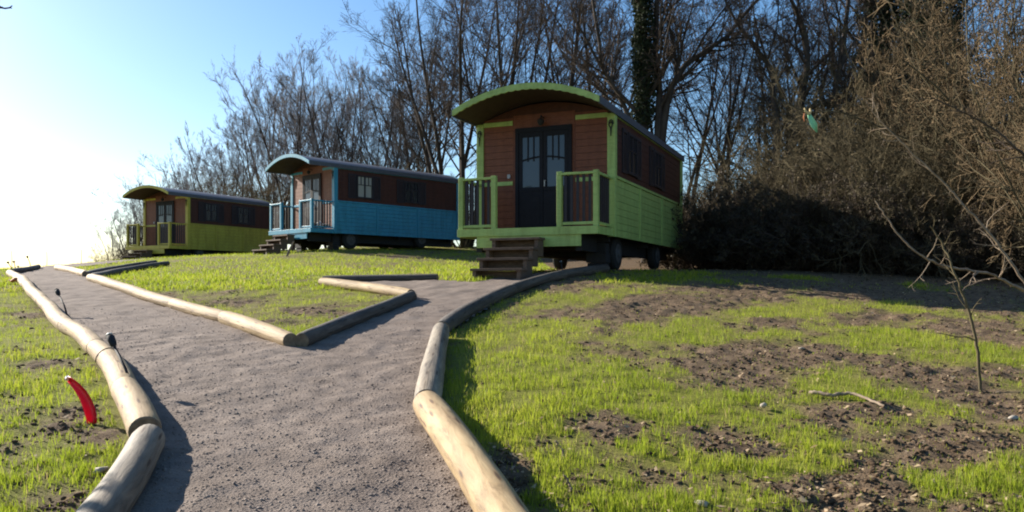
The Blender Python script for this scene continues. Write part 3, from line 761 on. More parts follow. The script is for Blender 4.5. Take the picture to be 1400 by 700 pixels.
# ------------------------------------------------------------------ small things
def garden_lamp(base, head, label, white=False, wire=None, s=1.0):
    b = Vector(base); h = Vector(head); root = empty('garden_lamp', b)
    tag(root, label, 'lamp', 'small stake lamps along the path')
    d = h-b; n = d.normalized()
    MB().tube([(0,0,-.05), d*.5+Vector((.01,0,0)), d*.92], [.011*s]*3, 8).build('stake', M['black'], root, smooth=True)
    q = MB().tube([d*.90, d*.93, d*1.0, d*1.06, d*1.10], [.012*s, .024*s, .030*s, .032*s, .016*s], 14)
    hd = q.build('lamp_head', M['black'], root, smooth=True)
    MB().tube([d*1.101, d*1.115], [.027*s, .022*s], 12).build('lens', M['white' if white else 'black'], hd)
    return root
b1 = hit(183, 538, .05); b1.z = gz(b1.x, b1.y)
lamp1 = garden_lamp((b1.x+.03, b1.y, b1.z), at(153, 466, 6.2), 'leaning black stake lamp with pale cap by the log near the red strip', True)
wire_l = log_lines[2]; pm = wire_l[14]; tm = (wire_l[15]-wire_l[13]).normalized(); am = tm.cross(Vector((0,0,1))).normalized(); bm_ = am.cross(tm)
mb = MB(); mb.tube([pm + (am*math.cos(t)+bm_*math.sin(t))*.101 + tm*.03*math.sin(t*2) for t in np.linspace(-.4, 3.4, 18)], .004, 6)
wo = mb.build('wire', M['black'], None, smooth=True); tag(wo, 'thin black wire looped over the pale log beside the lamp', 'wire')
b2 = hit(95, 433, .03); b2.z = gz(b2.x, b2.y)
garden_lamp(b2, at(79, 400, b2.y+.35), 'dark stake lamp standing alone farther up the left side of the gravel path')
for (u, v, u2, v2, lab) in ((17,370,11,359,'tilted stake lamp at the far left end of the crest'), (21,370,19,358,'middle of the tight trio of stake lamps on the crest'),
                            (25,370,24.5,364,'shortest stake lamp of the trio on the crest, head close to the log'), (43,366,37.5,351.5,'leaning stake lamp standing alone on the crest, at the right of the trio')):
    p = hit(u, v, 0); garden_lamp(p, at(u2, v2, p.y), lab, s=1.2)
p = at(769, 378, 14.0); p.z = gz(p.x, p.y); garden_lamp(p, at(767, 359, 14.0), 'stake lamp with white cap beside the green wagon steps and the dark log', True)
for (u, vt) in ((16, 343), (64, 344), (111, 341)):
    p = Vector(((u-CU)/F*33, 33, 0)); p.z = gz(p.x, p.y)
    o = MB().tube([(0,0,-.1), (.01,0, (at(u, vt, 33).z-p.z)*.6), (0,0, at(u, vt, 33).z-p.z)], .014, 6).build('thin_stake', M['steel']); o.location = p
    tag(o, 'faint thin upright stake against the white sky beyond the path crest', 'stake', 'thin stakes beyond the crest')

# red curved plastic strip stuck in the grass
p0, p1, p2 = hit(126, 580, .01), at(118, 548, 5.3), at(92, 517, 5.5)
p1 = at(116, 545, p0.y+.06); p2 = at(93, 518, p0.y+.16)
def strip(pts, wid, thick, name, m):
    V = []; n = len(pts)
    for i, (p, wd) in enumerate(zip(pts, wid)):
        t = (pts[min(i+1,n-1)]-pts[max(i-1,0)]).normalized(); s = t.cross(Vector((0,1,.35))).normalized(); q = s.cross(t).normalized()
        for j in range(9):
            c = (j/8-.5)*2; V.append(p + s*c*wd + q*(1-c*c)*wd*.55)
        for j in range(8, -1, -1):
            c = (j/8-.5)*2; V.append(p + s*c*(wd-thick) + q*((1-c*c)*wd*.55-thick))
    fs = [(i*18+j, i*18+(j+1) % 18, (i+1)*18+(j+1) % 18, (i+1)*18+j) for i in range(n-1) for j in range(18)]
    fs += [tuple(reversed(range(18))), tuple(range((n-1)*18, n*18))]
    o0 = pts[0].copy(); return MB().add([v-o0 for v in V], fs).build(name, m, None, smooth=True), o0
ts = np.linspace(0, 1, 14); curve = [p0*(1-t)**2 + (p1*2-(p0+p2)*.5)*2*t*(1-t) + p2*t*t for t in ts]
o, o0 = strip(curve, [.014+.034*math.sin(math.pi*min(1, (.18+t*.75)))**.8 for t in ts], .004, 'plastic_strip', M['redplastic'])
o.location = o0; tag(o, 'curved red plastic strip sticking up from the grass beside the pale log', 'plastic strip')
tip = MB().tube([curve[-1]-o0, curve[-1]-o0+Vector((-.012,.008,.014))], [.02, .012], 8).build('tip', M['white'], o)
q = hit(22, 384, .05); q.z = gz(q.x, q.y)
V_, T_ = rocks(np.array([0,.12,-.1]), np.array([0,.05,.06]), np.array([.08,.06,.05]), np.array([.09,.06,.07]), 5)
o = link_mesh('rusty_clump', np_mesh('rusty_clump', V_, None, T_, M['orange'])); o.location = q; tag(o, 'small rusty orange clump against the far pale log', 'clump')

# bundle on the porch of the blue wagon
cx, cy, a, r, B, g0, hw = WB
q = Vector((cx-a[0]*.42+r[0]*(hw-.3), cy-a[1]*.42+r[1]*(hw-.3), g0+B+.25))
V_, T_ = rocks(np.array([0,.18]), np.array([0,.1]), np.array([.0,.02]), np.array([.17,.13]), 8, .8)
o = link_mesh('cushion', np_mesh('cushion', V_, None, T_, M['white'], smooth=True)); o.location = q; tag(o, 'crumpled white bundle sitting on the porch of the blue wagon', 'bundle')
# small pale post at the blue steps
q = hit(391, 351, 0)
o = MB().tube([(0,0,-.05), (.1,.1,.25), (.2,.2,.5)], [.04,.035,.03], 8).build('propped_post', M['deadwood']); o.location = q; tag(o, 'short pale post leaning against the blue wagon porch corner', 'post')

# green streamer hanging in the brush
c0 = at(1106, 153, 16.5)
cv = [at(1106, 156, 15), at(1109, 163, 14.95), at(1113, 171, 14.95), at(1117, 181, 15)]
o, o0 = strip(cv, [.03, .05, .062, .012], .005, 'streamer', M['greencloth']); o.location = o0
tag(o, 'pale green streamer with straw-yellow top hanging in the brown brush', 'streamer')
MB().tube([Vector((0,0,0)), Vector((-.07,0,.06)), Vector((-.09,0,.12))], [.03,.025,.012], 6).tube([Vector((0,0,0)), Vector((.03,0,.05)), Vector((.02,0,.11))], [.03,.03,.012], 6).build('bow', M['straw'], o)
MB().tube([Vector((-.09,0,.02)), Vector((-.10,0,-.06)), Vector((-.09,0,-.14))], [.006,.016,.006], 6).build('ribbon', M['orange'], o)

# ------------------------------------------------------------------ branching plants
def tubes(paths, radii, k):
    B, N, _ = paths.shape
    t = np.gradient(paths, axis=1); t /= np.linalg.norm(t, axis=-1, keepdims=True)+1e-9
    ov = paths[:, -1]-paths[:, 0]; ov /= np.linalg.norm(ov, axis=-1, keepdims=True)+1e-9
    ref = np.where(np.abs(ov[:, 2:3]) < .8, np.array([[0,0,1.]]), np.array([[1.,0,0]]))[:, None, :]
    a = np.cross(t, np.broadcast_to(ref, t.shape)); a /= np.linalg.norm(a, axis=-1, keepdims=True)+1e-9
    b = np.cross(t, a)
    th = np.arange(k)*2*np.pi/k
    V = paths[:, :, None, :] + radii[:, :, None, None]*(a[:, :, None, :]*np.cos(th)[None, None, :, None] + b[:, :, None, :]*np.sin(th)[None, None, :, None])
    base = (np.arange(B)*N*k)[:, None, None] + (np.arange(N-1)*k)[None, :, None]; j = np.arange(k)[None, None, :]; j1 = (j+1) % k
    q = np.stack([base+j, base+j1, base+k+j1, base+k+j], -1).reshape(-1, 4)
    return V.reshape(-1, 3), q
def collect(levels, ks):
    V=[];Q=[];o=0
    for (p, r), k in zip(levels, ks):
        v, q = tubes(p, r, k); V.append(v); Q.append(q+o); o += len(v)
    return np.concatenate(V), np.concatenate(Q)
def unit(v): return v/(np.linalg.norm(v, axis=-1, keepdims=True)+1e-9)
def walk(g, p, d, length, N, wander, up, r0, r1):
    B = len(p); pts = np.empty((B, N, 3)); pts[:, 0] = p; d = unit(d); st = (length/(N-1))[:, None]
    for i in range(1, N):
        d = unit(d + g.normal(size=(B, 3))*wander + np.array([0, 0, up])); p = p + d*st; pts[:, i] = p
    return pts, r0[:, None]*(1-np.linspace(0, 1, N)[None, :]) + r1[:, None]*np.linspace(0, 1, N)[None, :]
def grow(g, par, n, t0, t1, ang, lr, N, wander, up, rr, rmin, taper=.4, fall=.55):
    P, Rd = par; B, M_, _ = P.shape
    i = np.repeat(np.arange(B), n); t = t0 + (t1-t0)*g.random(B*n)
    f = t*(M_-1); k = np.minimum(f.astype(int), M_-2); w = (f-k)[:, None]
    p = P[i, k]*(1-w) + P[i, k+1]*w; tan = unit(P[i, k+1]-P[i, k]); r = Rd[i, k]*(1-w[:, 0]) + Rd[i, k+1]*w[:, 0]
    ln = np.linalg.norm(np.diff(P, axis=1), axis=-1).sum(1)[i]
    perp = unit(np.cross(tan, g.normal(size=(B*n, 3)))); a = R(ang[0]) + R(ang[1]-ang[0])*g.random(B*n)
    d = tan*np.cos(a)[:, None] + perp*np.sin(a)[:, None]
    L = ln*lr*(1-fall*t)*(.6+.7*g.random(B*n)); r0 = np.maximum(r*rr, rmin)
    return walk(g, p, d, L, N, wander, up, r0, np.maximum(r0*taper, rmin*.55))

def tree_mesh(seed, H, stems, spread, trunk_r, limbs=13, sub=(9, 7, 5), tw=.006, mats=('bark', 'twig'), low=.22, up=0.0):
    g = np.random.default_rng(seed)
    az = np.arange(stems)*6.283/stems + g.random(); d = np.stack([np.cos(az)*spread*1.2, np.sin(az)*spread*1.2, np.ones(stems)], -1)
    p = np.stack([g.normal(size=stems)*.12*(stems > 1), g.normal(size=stems)*.12*(stems > 1), np.full(stems, -.15)], -1)
    hh = H*(.80+.18*g.random(stems))
    tr = walk(g, p, d, hh, 12, .04, .015, np.full(stems, trunk_r/stems**.4), np.full(stems, .02))
    l1 = grow(g, tr, limbs, low, .97, (25, 58), .44, 8, .08, .07, .42, .014, .3, .45)
    l2 = grow(g, l1, sub[0], .15, 1, (25, 55), .50, 6, .08, .05+up, .5, .008)
    l3 = grow(g, l2, sub[1], .1, 1, (22, 52), .54, 4, .07, .03+up, .6, tw*1.2)
    l4 = grow(g, l3, sub[2], .1, 1, (20, 50), .64, 3, .06, .02+up, .7, tw)
    a = np_mesh('trunk', *collect([tr, l1], [10, 6]), mat=M[mats[0]], smooth=True)
    b = np_mesh('crown', *collect([l2, l3, l4], [5, 3, 3]), mat=M[mats[1]])
    return a, b
PROTO = {
 'tall':   tree_mesh(101, 15, 1, .03, .22, 20, (9, 7, 4), .0055),
 'forked': tree_mesh(102, 15, 3, .16, .22, 11, (8, 7, 4), .0055),
 'slim':   tree_mesh(113, 14, 2, .09, .17, 13, (8, 7, 4), .0055),
 'vase':   tree_mesh(104, 12, 5, .30, .20, 8, (8, 6, 4), .0055, low=.3),
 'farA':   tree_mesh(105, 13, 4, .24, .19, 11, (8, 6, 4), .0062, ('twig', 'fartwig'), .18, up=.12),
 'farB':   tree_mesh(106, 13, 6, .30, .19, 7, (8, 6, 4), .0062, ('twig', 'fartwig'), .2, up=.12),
}
PH = {'tall': 15, 'forked': 15, 'slim': 14, 'vase': 12, 'farA': 13, 'farB': 13}
def leaf_cloud(pos, size, seed, aspect=.8):
    g = np.random.default_rng(seed); n = len(pos)
    a = unit(g.normal(size=(n, 3))); b = unit(np.cross(a, g.normal(size=(n, 3)))); s = (size*(.6+.8*g.random(n)))[:, None]
    c = np.cross(a, b)*s*.2
    V = np.stack([pos-a*s, pos+b*s*aspect+c, pos+a*s*1.1, pos-b*s*aspect+c], 1).reshape(-1, 3)
    o = np.arange(n)[:, None]*4
    return V, np.concatenate([o+[[0,1,2]], o+[[0,2,3]]]), np.repeat(g.random(n), 4)
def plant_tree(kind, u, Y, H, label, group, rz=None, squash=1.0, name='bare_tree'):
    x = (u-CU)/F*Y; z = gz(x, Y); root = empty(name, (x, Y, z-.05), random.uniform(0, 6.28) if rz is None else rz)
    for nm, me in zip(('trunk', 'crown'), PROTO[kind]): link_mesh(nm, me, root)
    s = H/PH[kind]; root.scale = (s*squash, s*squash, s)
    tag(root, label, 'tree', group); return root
FAR = 'distant grey leafless tree in the row behind the yellow-green wagon and the path crest'
MID = 'leafless tree in the row behind the blue wagon, crown filling the sky above its roof'
BIG = 'tall leafless tree in the wood close behind the lime green wagon'
THK = 'leafless tree deep in the thicket to the right of the lime green wagon'
GF, GM, GB, GT = 'far grey trees on the crest', 'bare trees behind the blue wagon', 'tall bare trees behind the green wagon', 'bare trees in the right thicket'
for kind, u, Y, top, lab, grp, sq in (
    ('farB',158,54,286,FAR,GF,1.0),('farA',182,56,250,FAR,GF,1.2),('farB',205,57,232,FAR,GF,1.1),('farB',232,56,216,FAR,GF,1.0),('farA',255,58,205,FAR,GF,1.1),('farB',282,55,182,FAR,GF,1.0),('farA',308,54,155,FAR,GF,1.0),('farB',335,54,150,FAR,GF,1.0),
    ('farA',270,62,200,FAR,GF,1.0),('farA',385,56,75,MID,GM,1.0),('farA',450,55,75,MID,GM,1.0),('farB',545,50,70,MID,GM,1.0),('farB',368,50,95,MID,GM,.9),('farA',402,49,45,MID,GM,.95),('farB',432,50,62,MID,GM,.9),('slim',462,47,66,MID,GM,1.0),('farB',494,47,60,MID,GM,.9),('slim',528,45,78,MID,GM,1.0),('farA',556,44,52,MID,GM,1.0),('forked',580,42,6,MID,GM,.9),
    ('forked',612,37,-70,BIG,GB,1.0),('vase',640,35,-60,BIG,GB,1.1),('forked',690,33,-110,BIG,GB,.9),('slim',712,35,-110,BIG,GB,.9),('tall',766,32,-140,BIG,GB,.9),('forked',800,38,-60,BIG,GB,.9),('slim',842,35,-120,BIG,GB,1.0),('vase',930,36,-20,BIG,GB,1.1),
    ('slim',985,34,-30,THK,GT,1.0),('vase',1030,31,10,THK,GT,1.0),('slim',1075,33,-20,THK,GT,1.0),('forked',1112,29,-40,THK,GT,.85),('vase',1150,30,0,THK,GT,1.0),('slim',1180,31,-60,THK,GT,1.0),('forked',1240,30,-40,THK,GT,.9),('vase',1330,26,-30,THK,GT,1.0),('slim',1390,25,-60,THK,GT,1.0)):
    x = (u-CU)/F*Y; H = (HV-top)/F*Y + CZ - gz(x, Y)
    if kind.startswith('far'): H *= .95; sq *= .92
    elif grp == GM: H *= .97
    plant_tree(kind, u, Y, H, lab, grp, squash=sq)

# hero ivy-clad tree group right behind the green wagon
def custom_tree(name, label, stems, seed, grp=None, ivy=None, sub=(10, 8, 7, 4), tw=.006, ground=None, mats=('bark', 'twig'), lim=.30):
    base = Vector(stems[0][0][0]); root = empty(name, base); tag(root, label, 'tree', grp)
    g = np.random.default_rng(seed); L = []; Vt = []; Qt = []; o = 0; trs = []
    for pts, r0, r1 in stems:
        P = np.array([np.array(Vector(p)-base) for p in pts]); n = len(P)
        tt = np.linspace(0, n-1, 14); k = np.minimum(tt.astype(int), n-2); w = (tt-k)[:, None]
        p_ = np.array([P[max(i-1,0)] for i in k]); a_ = P[k]; b_ = P[k+1]; c_ = np.array([P[min(i+2,n-1)] for i in k])
        Q = .5*((2*a_) + (b_-p_)*w + (2*p_-5*a_+4*b_-c_)*w**2 + (3*a_-p_-3*b_+c_)*w**3)
        Q = Q + g.normal(size=Q.shape)*.03
        trs.append((Q[None], (r0+(r1-r0)*np.linspace(0, 1, 14))[None]))
    tr = (np.concatenate([t[0] for t in trs]), np.concatenate([t[1] for t in trs]))
    l1 = grow(g, tr, sub[0], .3, 1, (30, 65), lim, 8, .13, .06, .5, .02, .3, .3)
    l2 = grow(g, l1, sub[1], .15, 1, (25, 60), .5, 6, .15, .04, .5, .011)
    l3 = grow(g, l2, sub[2], .1, 1, (25, 60), .55, 4, .15, .03, .6, tw*1.25)
    l4 = grow(g, l3, sub[3], .1, 1, (20, 60), .6, 3, .15, .03, .7, tw)
    link_mesh('trunk', np_mesh('trunk', *collect([tr, l1], [12, 6]), mat=M[mats[0]], smooth=True), root)
    link_mesh('crown', np_mesh('crown', *collect([l2, l3, l4], [5, 3, 3]), mat=M[mats[1]]), root)
    if ivy:
        si, t0, t1, n, rad = ivy
        for s_ in si:
            Q, _ = trs[s_]; Q = Q[0]
            t = t0+(t1-t0)*g.random(n)
            f = t*13; k = np.minimum(f.astype(int), 12); w = (f-k)[:, None]
            c = Q[k]*(1-w)+Q[k+1]*w; ph = g.random(n)*6.283
            lump = .35+1.0*fbm(t*22, ph*1.2, 3, seed)
            rr = rad*lump*(.35+.65*np.sqrt(g.random(n)))
            pos = c + np.stack([np.cos(ph)*rr, np.sin(ph)*rr, g.normal(size=n)*.08], -1)
            V, T, tint = leaf_cloud(pos, .042, seed+s_)
            link_mesh('ivy', np_mesh('ivy', V, None, T, M['ivy'], attrs={'tint': tint}), root)
    return root
Yh = 26.0
bx = at(893, 0, Yh).x; bz = gz(bx, Yh)-.1
def P3(u, v, Y=Yh): return at(u, v, Y)
custom_tree('ivy_tree', 'thick forked tree with an ivy trunk, rising directly behind the lime green wagon roof',
    [([(bx-.2, Yh, bz), P3(884, 230), P3(881, 120), P3(879, 30), P3(876, -90), P3(868, -200)], .22, .08),
     ([(bx, Yh, bz), P3(898, 200), P3(900, 120), P3(896, 40), P3(905, -60), P3(915, -140)], .15, .04),
     ([(bx+.2, Yh, bz), P3(902, 210), P3(912, 135), P3(935, 95), P3(966, 70), P3(1010, 30), P3(1060, -30)], .16, .035),
     ([(bx-.3, Yh, bz), P3(872, 200), P3(850, 140), P3(825, 90), P3(815, 20), P3(800, -60)], .11, .03)], 301,
    ivy=([0], .30, .98, 14000, .42), sub=(12, 8, 7, 4))
custom_tree('ivy_tree', 'dark ivy-covered tree, left one of the two dark columns at the top right',
    [([tuple(Vector((at(1216, 0, 27).x, 27, gz(at(1216, 0, 27).x, 27)))), P3(1214, 250, 27), P3(1212, 120, 27), P3(1208, 0, 27), P3(1204, -120, 27)], .3, .12)], 302,
    'ivy-covered columns', ivy=([0], .30, 1.0, 24000, .95), sub=(16, 8, 6, 3))
custom_tree('ivy_tree', 'dark ivy-covered tree, right one of the two dark columns at the top right',
    [([tuple(Vector((at(1282, 0, 25).x, 25, gz(at(1282, 0, 25).x, 25)))), P3(1280, 250, 25), P3(1277, 120, 25), P3(1276, 0, 25), P3(1270, -120, 25)], .3, .12)], 303,
    'ivy-covered columns', ivy=([0], .30, 1.0, 24000, 1.0), sub=(16, 8, 6, 3))
def rel(x, y, h): return (x, y, gz(x, y)+h)
custom_tree('bare_tree', 'crooked leafless tree arching over the brush between the green streamer and the green wagon',
    [([tuple(Vector((at(1060, 0, 24).x, 24, gz(at(1060, 0, 24).x, 24)))), P3(1058, 240, 24), P3(1062, 150, 24), P3(1050, 90, 24), P3(1020, 50, 24), P3(985, -10, 24)], .13, .03),
     ([tuple(Vector((at(1062, 0, 24).x, 24, gz(at(1062, 0, 24).x, 24)))), P3(1075, 230, 24), P3(1098, 120, 24), P3(1104, 60, 24), P3(1085, 10, 24), P3(1050, -60, 24)], .16, .03),
     ([tuple(Vector((at(1066, 0, 24).x, 24, gz(at(1066, 0, 24).x, 24)))), P3(1120, 190, 24), P3(1150, 90, 24), P3(1160, -20, 24), P3(1160, -90, 24)], .13, .03)], 304, sub=(12, 9, 7, 4))
# tree just outside the left edge whose twig tips reach into the picture and dapple the near log
custom_tree('bare_tree', 'leafless tree at the left edge of the photo, only a few twig tips reaching in',
    [([rel(-7.8, 6.3, -.1), rel(-7.6, 6.3, 1.6), rel(-6.9, 6.2, 2.7), rel(-5.8, 6.2, 3.6), rel(-4.8, 6.2, 4.15), rel(-4.15, 6.2, 4.40)], .10, .008),
     ([rel(-7.8, 6.3, -.1), rel(-7.9, 6.3, 1.4), rel(-7.8, 6.4, 2.5), rel(-7.7, 6.4, 3.4)], .10, .012),
     ([rel(-7.8, 6.3, -.1), rel(-7.4, 6.2, 1.5), rel(-6.6, 6.2, 2.3), rel(-5.6, 6.2, 2.9), rel(-4.15, 6.2, 3.32)], .08, .008)], 305, sub=(6, 4, 4, 3), lim=.16)

# shrubs of the thicket
def shrub_mesh(seed, H, stems, arch_, sub, mats, tw=.006, leaves=0, lsize=.035, spread=1.0):
    g = np.random.default_rng(seed)
    ph = g.random(stems)*6.283; sp = spread*(.15+.85*g.random(stems))
    d = np.stack([np.cos(ph)*sp, np.sin(ph)*sp, np.full(stems, 1.2)], -1)
    p = np.stack([np.cos(ph)*.5*g.random(stems), np.sin(ph)*.5*g.random(stems), np.full(stems, -.1)], -1)
    st = walk(g, p, d, H*(.7+.5*g.random(stems)), 10, .10, arch_, np.full(stems, .036)*(.5+.9*g.random(stems)), np.full(stems, .009))
    l1 = grow(g, st, sub[0], .12, 1, (25, 70), .38, 6, .2, .03, .6, .007)
    l2 = grow(g, l1, sub[1], .1, 1, (25, 70), .5, 4, .22, .02, .7, tw)
    l3 = grow(g, l2, sub[2], .1, 1, (25, 70), .6, 3, .2, .02, .8, tw*.85)
    a = np_mesh('stems', *collect([st, l1], [6, 4]), mat=M[mats[0]], smooth=True)
    b = np_mesh('twigs', *collect([l2, l3], [3, 3]), mat=M[mats[1]])
    out = [('stems', a), ('twigs', b)]
    if leaves:
        P = l3[0].reshape(-1, 3); P = P[g.integers(0, len(P), leaves)] + g.normal(size=(leaves, 3))*.05
        V, T, tint = leaf_cloud(P, lsize, seed)
        out.append(('leaves', np_mesh('leaves', V, None, T, M['bramble' if leaves > 5000 else 'brushleaf'], attrs={'tint': tint})))
    return out
SH = {'tan': shrub_mesh(201, 5, 22, -.03, (9, 6, 3), ('brush', 'brush'), .0075, 1500, .02),
      'russet': shrub_mesh(202, 5, 18, -.01, (9, 7, 3), ('brush', 'brush_red'), .0075, 2500, .022, .7),
      'arching': shrub_mesh(203, 5, 18, -.07, (9, 6, 3), ('brush', 'brush'), .008, 1000, .02, 1.2),
      'bramble': shrub_mesh(204, 3, 40, -.07, (9, 6, 3), ('twig', 'twig'), .008, 9000, .038, 1.3)}
def shrub(kind, u, Y, top, label, grp, name='shrub', sq=1.0, x=None):
    x = (u-CU)/F*Y if x is None else x; z = gz(x, Y); H = (HV-top)/F*Y + CZ - z
    root = empty(name, (x, Y, z), random.uniform(0, 6.28)); nominal = 3.0 if kind == 'bramble' else 5.0
    for nm, me in SH[kind]: link_mesh(nm, me, root)
    s = H/nominal; root.scale = (s*sq, s*sq, s); tag(root, label, 'shrub', grp); return root
DH = 'dark dense bramble bush in the shaded hedge along the back of the right lawn'
TB = 'tangled tan leafless shrub rising behind the dark hedge on the right'
RB = 'russet twiggy shrub filling the far right edge of the photo'
BB = 'brown twiggy shrub at the foot of the trees behind the wagons'
for u, Y, top in ((925,22,262),(965,20.5,258),(1005,20,255),(1045,19,245),(1085,18.5,240),(1125,18,240),(1165,17.5,245),(1205,17,250),(1245,16.5,262),(1285,16,275),(1330,15.5,290),(1380,15,300),(1430,14.5,300),
                  (985,23,240),(1065,22,225),(1145,21,215)):
    shrub('bramble', u, Y, top, DH, 'dark hedge bushes', 'bramble_bush', .85)
for kind, u, Y, top in (('tan',985,25,225),('tan',1040,23,185),('arching',1085,22,160),('tan',1130,21,140),('arching',1165,20,150),('tan',1200,20.5,110),('tan',1235,19,140),('arching',1260,18.5,120),('tan',1290,19,90),('tan',1170,24,95),('tan',1020,27,200),('tan',1140,25,75),('arching',1175,26,60),('tan',1215,24.5,70),('tan',1250,24,60),('arching',1160,22,110),('tan',1205,21.5,95),('tan',1100,25,150),('tan',1135,26,105),('arching',1190,23,100),('tan',1225,23,90),('tan',1260,22,80),('tan',1020,22,215),('arching',1110,20,175),('tan',1150,19,170),('tan',1190,18,175),('tan',1225,17.5,185),('arching',1265,17,190),('tan',1320,18,120),('arching',1350,17,140)):
    shrub(kind, u, Y, top, TB, 'tan shrubs of the thicket', sq=.9)
for kind, u, Y, top in (('russet',1310,21,10),('russet',1350,19,-20),('russet',1385,17,-10),('russet',1425,15,20),('russet',1460,13.5,40),('russet',1400,20,-60)):
    shrub(kind, u, Y, top, RB, 'russet shrubs at the right edge', sq=.8)
for kind, u, Y, top in (('tan',318,46,228),('tan',345,45,222),('russet',372,44,240),('tan',480,41,248),('russet',520,40,235),('tan',560,38,225),('russet',600,36,228),('tan',632,34,235),('tan',150,50,330),('tan',175,48,320),('tan',915,27,255),('russet',955,29,245)):
    shrub(kind, u, Y, top, BB, 'brown shrubs below the tree row')

# ------------------------------------------------------------------ dead sapling, long branches, fallen sticks
def branch(name, label, cat, px, r0, r1, seed, n1=9, lr=.22, m='deadwood', grp=None, free=True):
    P = np.array([np.array(p) for p in px]); base = P[0].copy(); P = P-base; n = len(P)
    tt = np.linspace(0, n-1, 6*n); k = np.minimum(tt.astype(int), n-2); w = (tt-k)[:, None]
    p_ = np.array([P[max(i-1,0)] for i in k]); a_ = P[k]; b_ = P[k+1]; c_ = np.array([P[min(i+2,n-1)] for i in k])
    Q = .5*((2*a_) + (b_-p_)*w + (2*p_-5*a_+4*b_-c_)*w**2 + (3*a_-p_-3*b_+c_)*w**3)
    g = np.random.default_rng(seed); Q = Q + g.normal(size=Q.shape)*.004
    st = (Q[None], (r0+(r1-r0)*np.linspace(0, 1, len(Q)))[None]); lv = [st]; ks = [8]
    if n1:
        l1 = grow(g, st, n1, .2, .98, (30, 70), lr, 5, .18, .03, .5, .0035); l2 = grow(g, l1, 3, .3, 1, (30, 60), .45, 4, .18, .02, .7, .0025)
        lv += [l1, l2]; ks += [5, 4]
    o = link_mesh(name, np_mesh(name, *collect(lv, ks), mat=M[m], smooth=True)); o.location = base
    return tag(o, label, cat, grp)
sb = hit(1341, 531, 0); Ys = sb.y; sb.z -= .03
branch('dead_sapling', 'thin dead sapling standing crooked in the right lawn', 'sapling', [sb, at(1335,472,Ys), at(1323,420,Ys), at(1306,375,Ys), at(1292,340,Ys+.05), at(1272,309,Ys+.05)], .014, .006, 401, 8, .22, 'brush')
branch('dead_branch', 'long pale curved branch crossing behind the dead sapling', 'branch', [at(1470,440,7.6), at(1400,398,7.3), at(1375,385,7.2), at(1345,373,7.0), at(1295,364,6.9), at(1260,350,6.8), at(1232,325,6.8), at(1213,300,6.8), at(1196,274,6.8)], .016, .005, 402, 9, .13)
branch('dead_branch', 'long thin branch slanting down through the brush above the dead sapling', 'branch', [at(1440,440,9), at(1395,378,9), at(1355,322,9), at(1320,284,9), at(1290,250,9), at(1246,208,9), at(1210,172,9), at(1190,150,9)], .017, .005, 403, 14, .14)
branch('dead_branch', 'dark branch slanting out at the right edge above the others', 'branch', [at(1480,270,9.5), at(1400,212,9.5), at(1360,178,9.5), at(1320,155,9.5), at(1270,132,9.5)], .022, .006, 404, 10, .18, 'twig')
branch('dead_branch', 'thin tan twig from which the pale green streamer hangs in the brush', 'branch', [at(1240,190,16), at(1190,168,15.5), at(1145,153,15.1), at(1107,153,15.0), at(1070,140,15.1), at(1040,120,15.3)], .016, .005, 409, 8, .2, 'brush')
branch('fallen_branch', 'pale wavy fallen branch lying on bare soil in the right lawn', 'branch', [hit(1108,536,.02), hit(1135,541,.02), hit(1160,538,.035), hit(1185,545,.03), hit(1208,556,.02)], .016, .009, 405, 2, .15)
branch('stick', 'short pale stick standing in the grass near the thick yellow log', 'stick', [hit(771,625,.01), at(766,612,hit(771,625).y), at(760,603,hit(771,625).y)], .008, .005, 406, 0)
branch('stick', 'short bent stick below the other one, closer to the bottom of the photo', 'stick', [hit(781,674,.01), at(778,662,hit(781,674).y), at(771,650,hit(781,674).y)], .008, .005, 407, 0)
q = hit(1384, 574, 0)
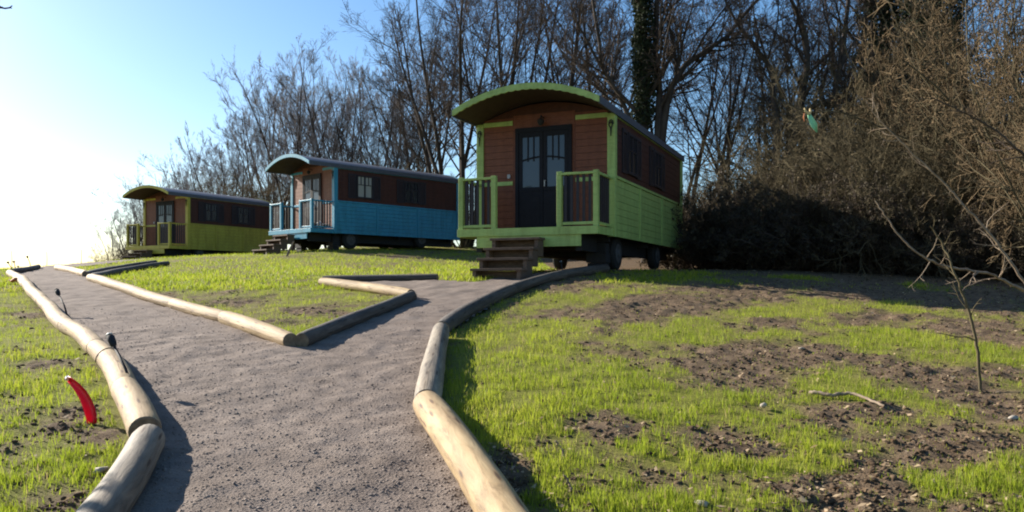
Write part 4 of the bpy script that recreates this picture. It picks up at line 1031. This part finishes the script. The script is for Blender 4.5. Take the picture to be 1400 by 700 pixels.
for (u, v, s, lab) in ((1384,574,.032,'flat pale stone at the right edge of the lawn'), (1096,478,.035,'small whitish stone on the soil strip above the fallen branch'), (958,692,.03,'small whitish stone at the bottom of the right lawn'), (137,647,.04,'small pale stone beside the thick grey log'), (1045,557,.03,'small whitish stone left of and below the fallen branch')):
    q = hit(u, v, 0); V_, T_ = rocks(np.array([0.]), np.array([0.]), np.array([s*.35]), np.array([s]), int(u), .6)
    o = link_mesh('stone', np_mesh('stone', V_, None, T_, M['boulder'], smooth=True)); o.location = q; tag(o, lab, 'stone', 'pale stones on the lawn')

# ------------------------------------------------------------------ light, sky, camera
w = bpy.data.worlds.new('World'); bpy.context.scene.world = w; w.use_nodes = True
nt = w.node_tree; sky = nt.nodes.new('ShaderNodeTexSky'); sky.sky_type = 'NISHITA'; sky.sun_disc = False
sky.sun_elevation = R(SUN_EL); sky.sun_rotation = R(-SUN_AZ); sky.air_density = 1.0; sky.dust_density = .6; sky.ozone_density = 2.5
bg = nt.nodes['Background']; bg.inputs['Strength'].default_value = .074; 
hs = nt.nodes.new('ShaderNodeHueSaturation'); hs.inputs['Saturation'].default_value = 1.2
nt.links.new(sky.outputs[0], hs.inputs['Color']); nt.links.new(hs.outputs[0], bg.inputs[0])
sun = bpy.data.lights.new('sun', 'SUN'); sun.energy = 5.0; sun.angle = R(.5); sun.color = (1, .93, .82)
so = bpy.data.objects.new('sun', sun); C.objects.link(so)
d = Vector((math.sin(R(SUN_AZ))*math.cos(R(SUN_EL)), -math.cos(R(SUN_AZ))*math.cos(R(SUN_EL)), -math.sin(R(SUN_EL))))
so.rotation_euler = d.to_track_quat('-Z', 'Y').to_euler(); so.location = (-20, 12, 15)

cam = bpy.data.cameras.new('camera'); co = bpy.data.objects.new('camera', cam); C.objects.link(co)
cam.sensor_width = 36; cam.lens = F/1400*36; cam.shift_y = (HV-350)/1400; cam.clip_start = .05; cam.clip_end = 1000
co.location = (0, 0, CZ); co.rotation_euler = (R(90), 0, 0)
S = bpy.context.scene; S.camera = co
S.view_settings.view_transform = 'Standard'; S.view_settings.look = 'None'; S.view_settings.exposure = 1.34; S.view_settings.gamma = 1
S.cycles.pixel_filter_type = 'BLACKMAN_HARRIS'; S.cycles.filter_width = 2.0
S.cycles.max_bounces = 6; S.cycles.use_denoising = True
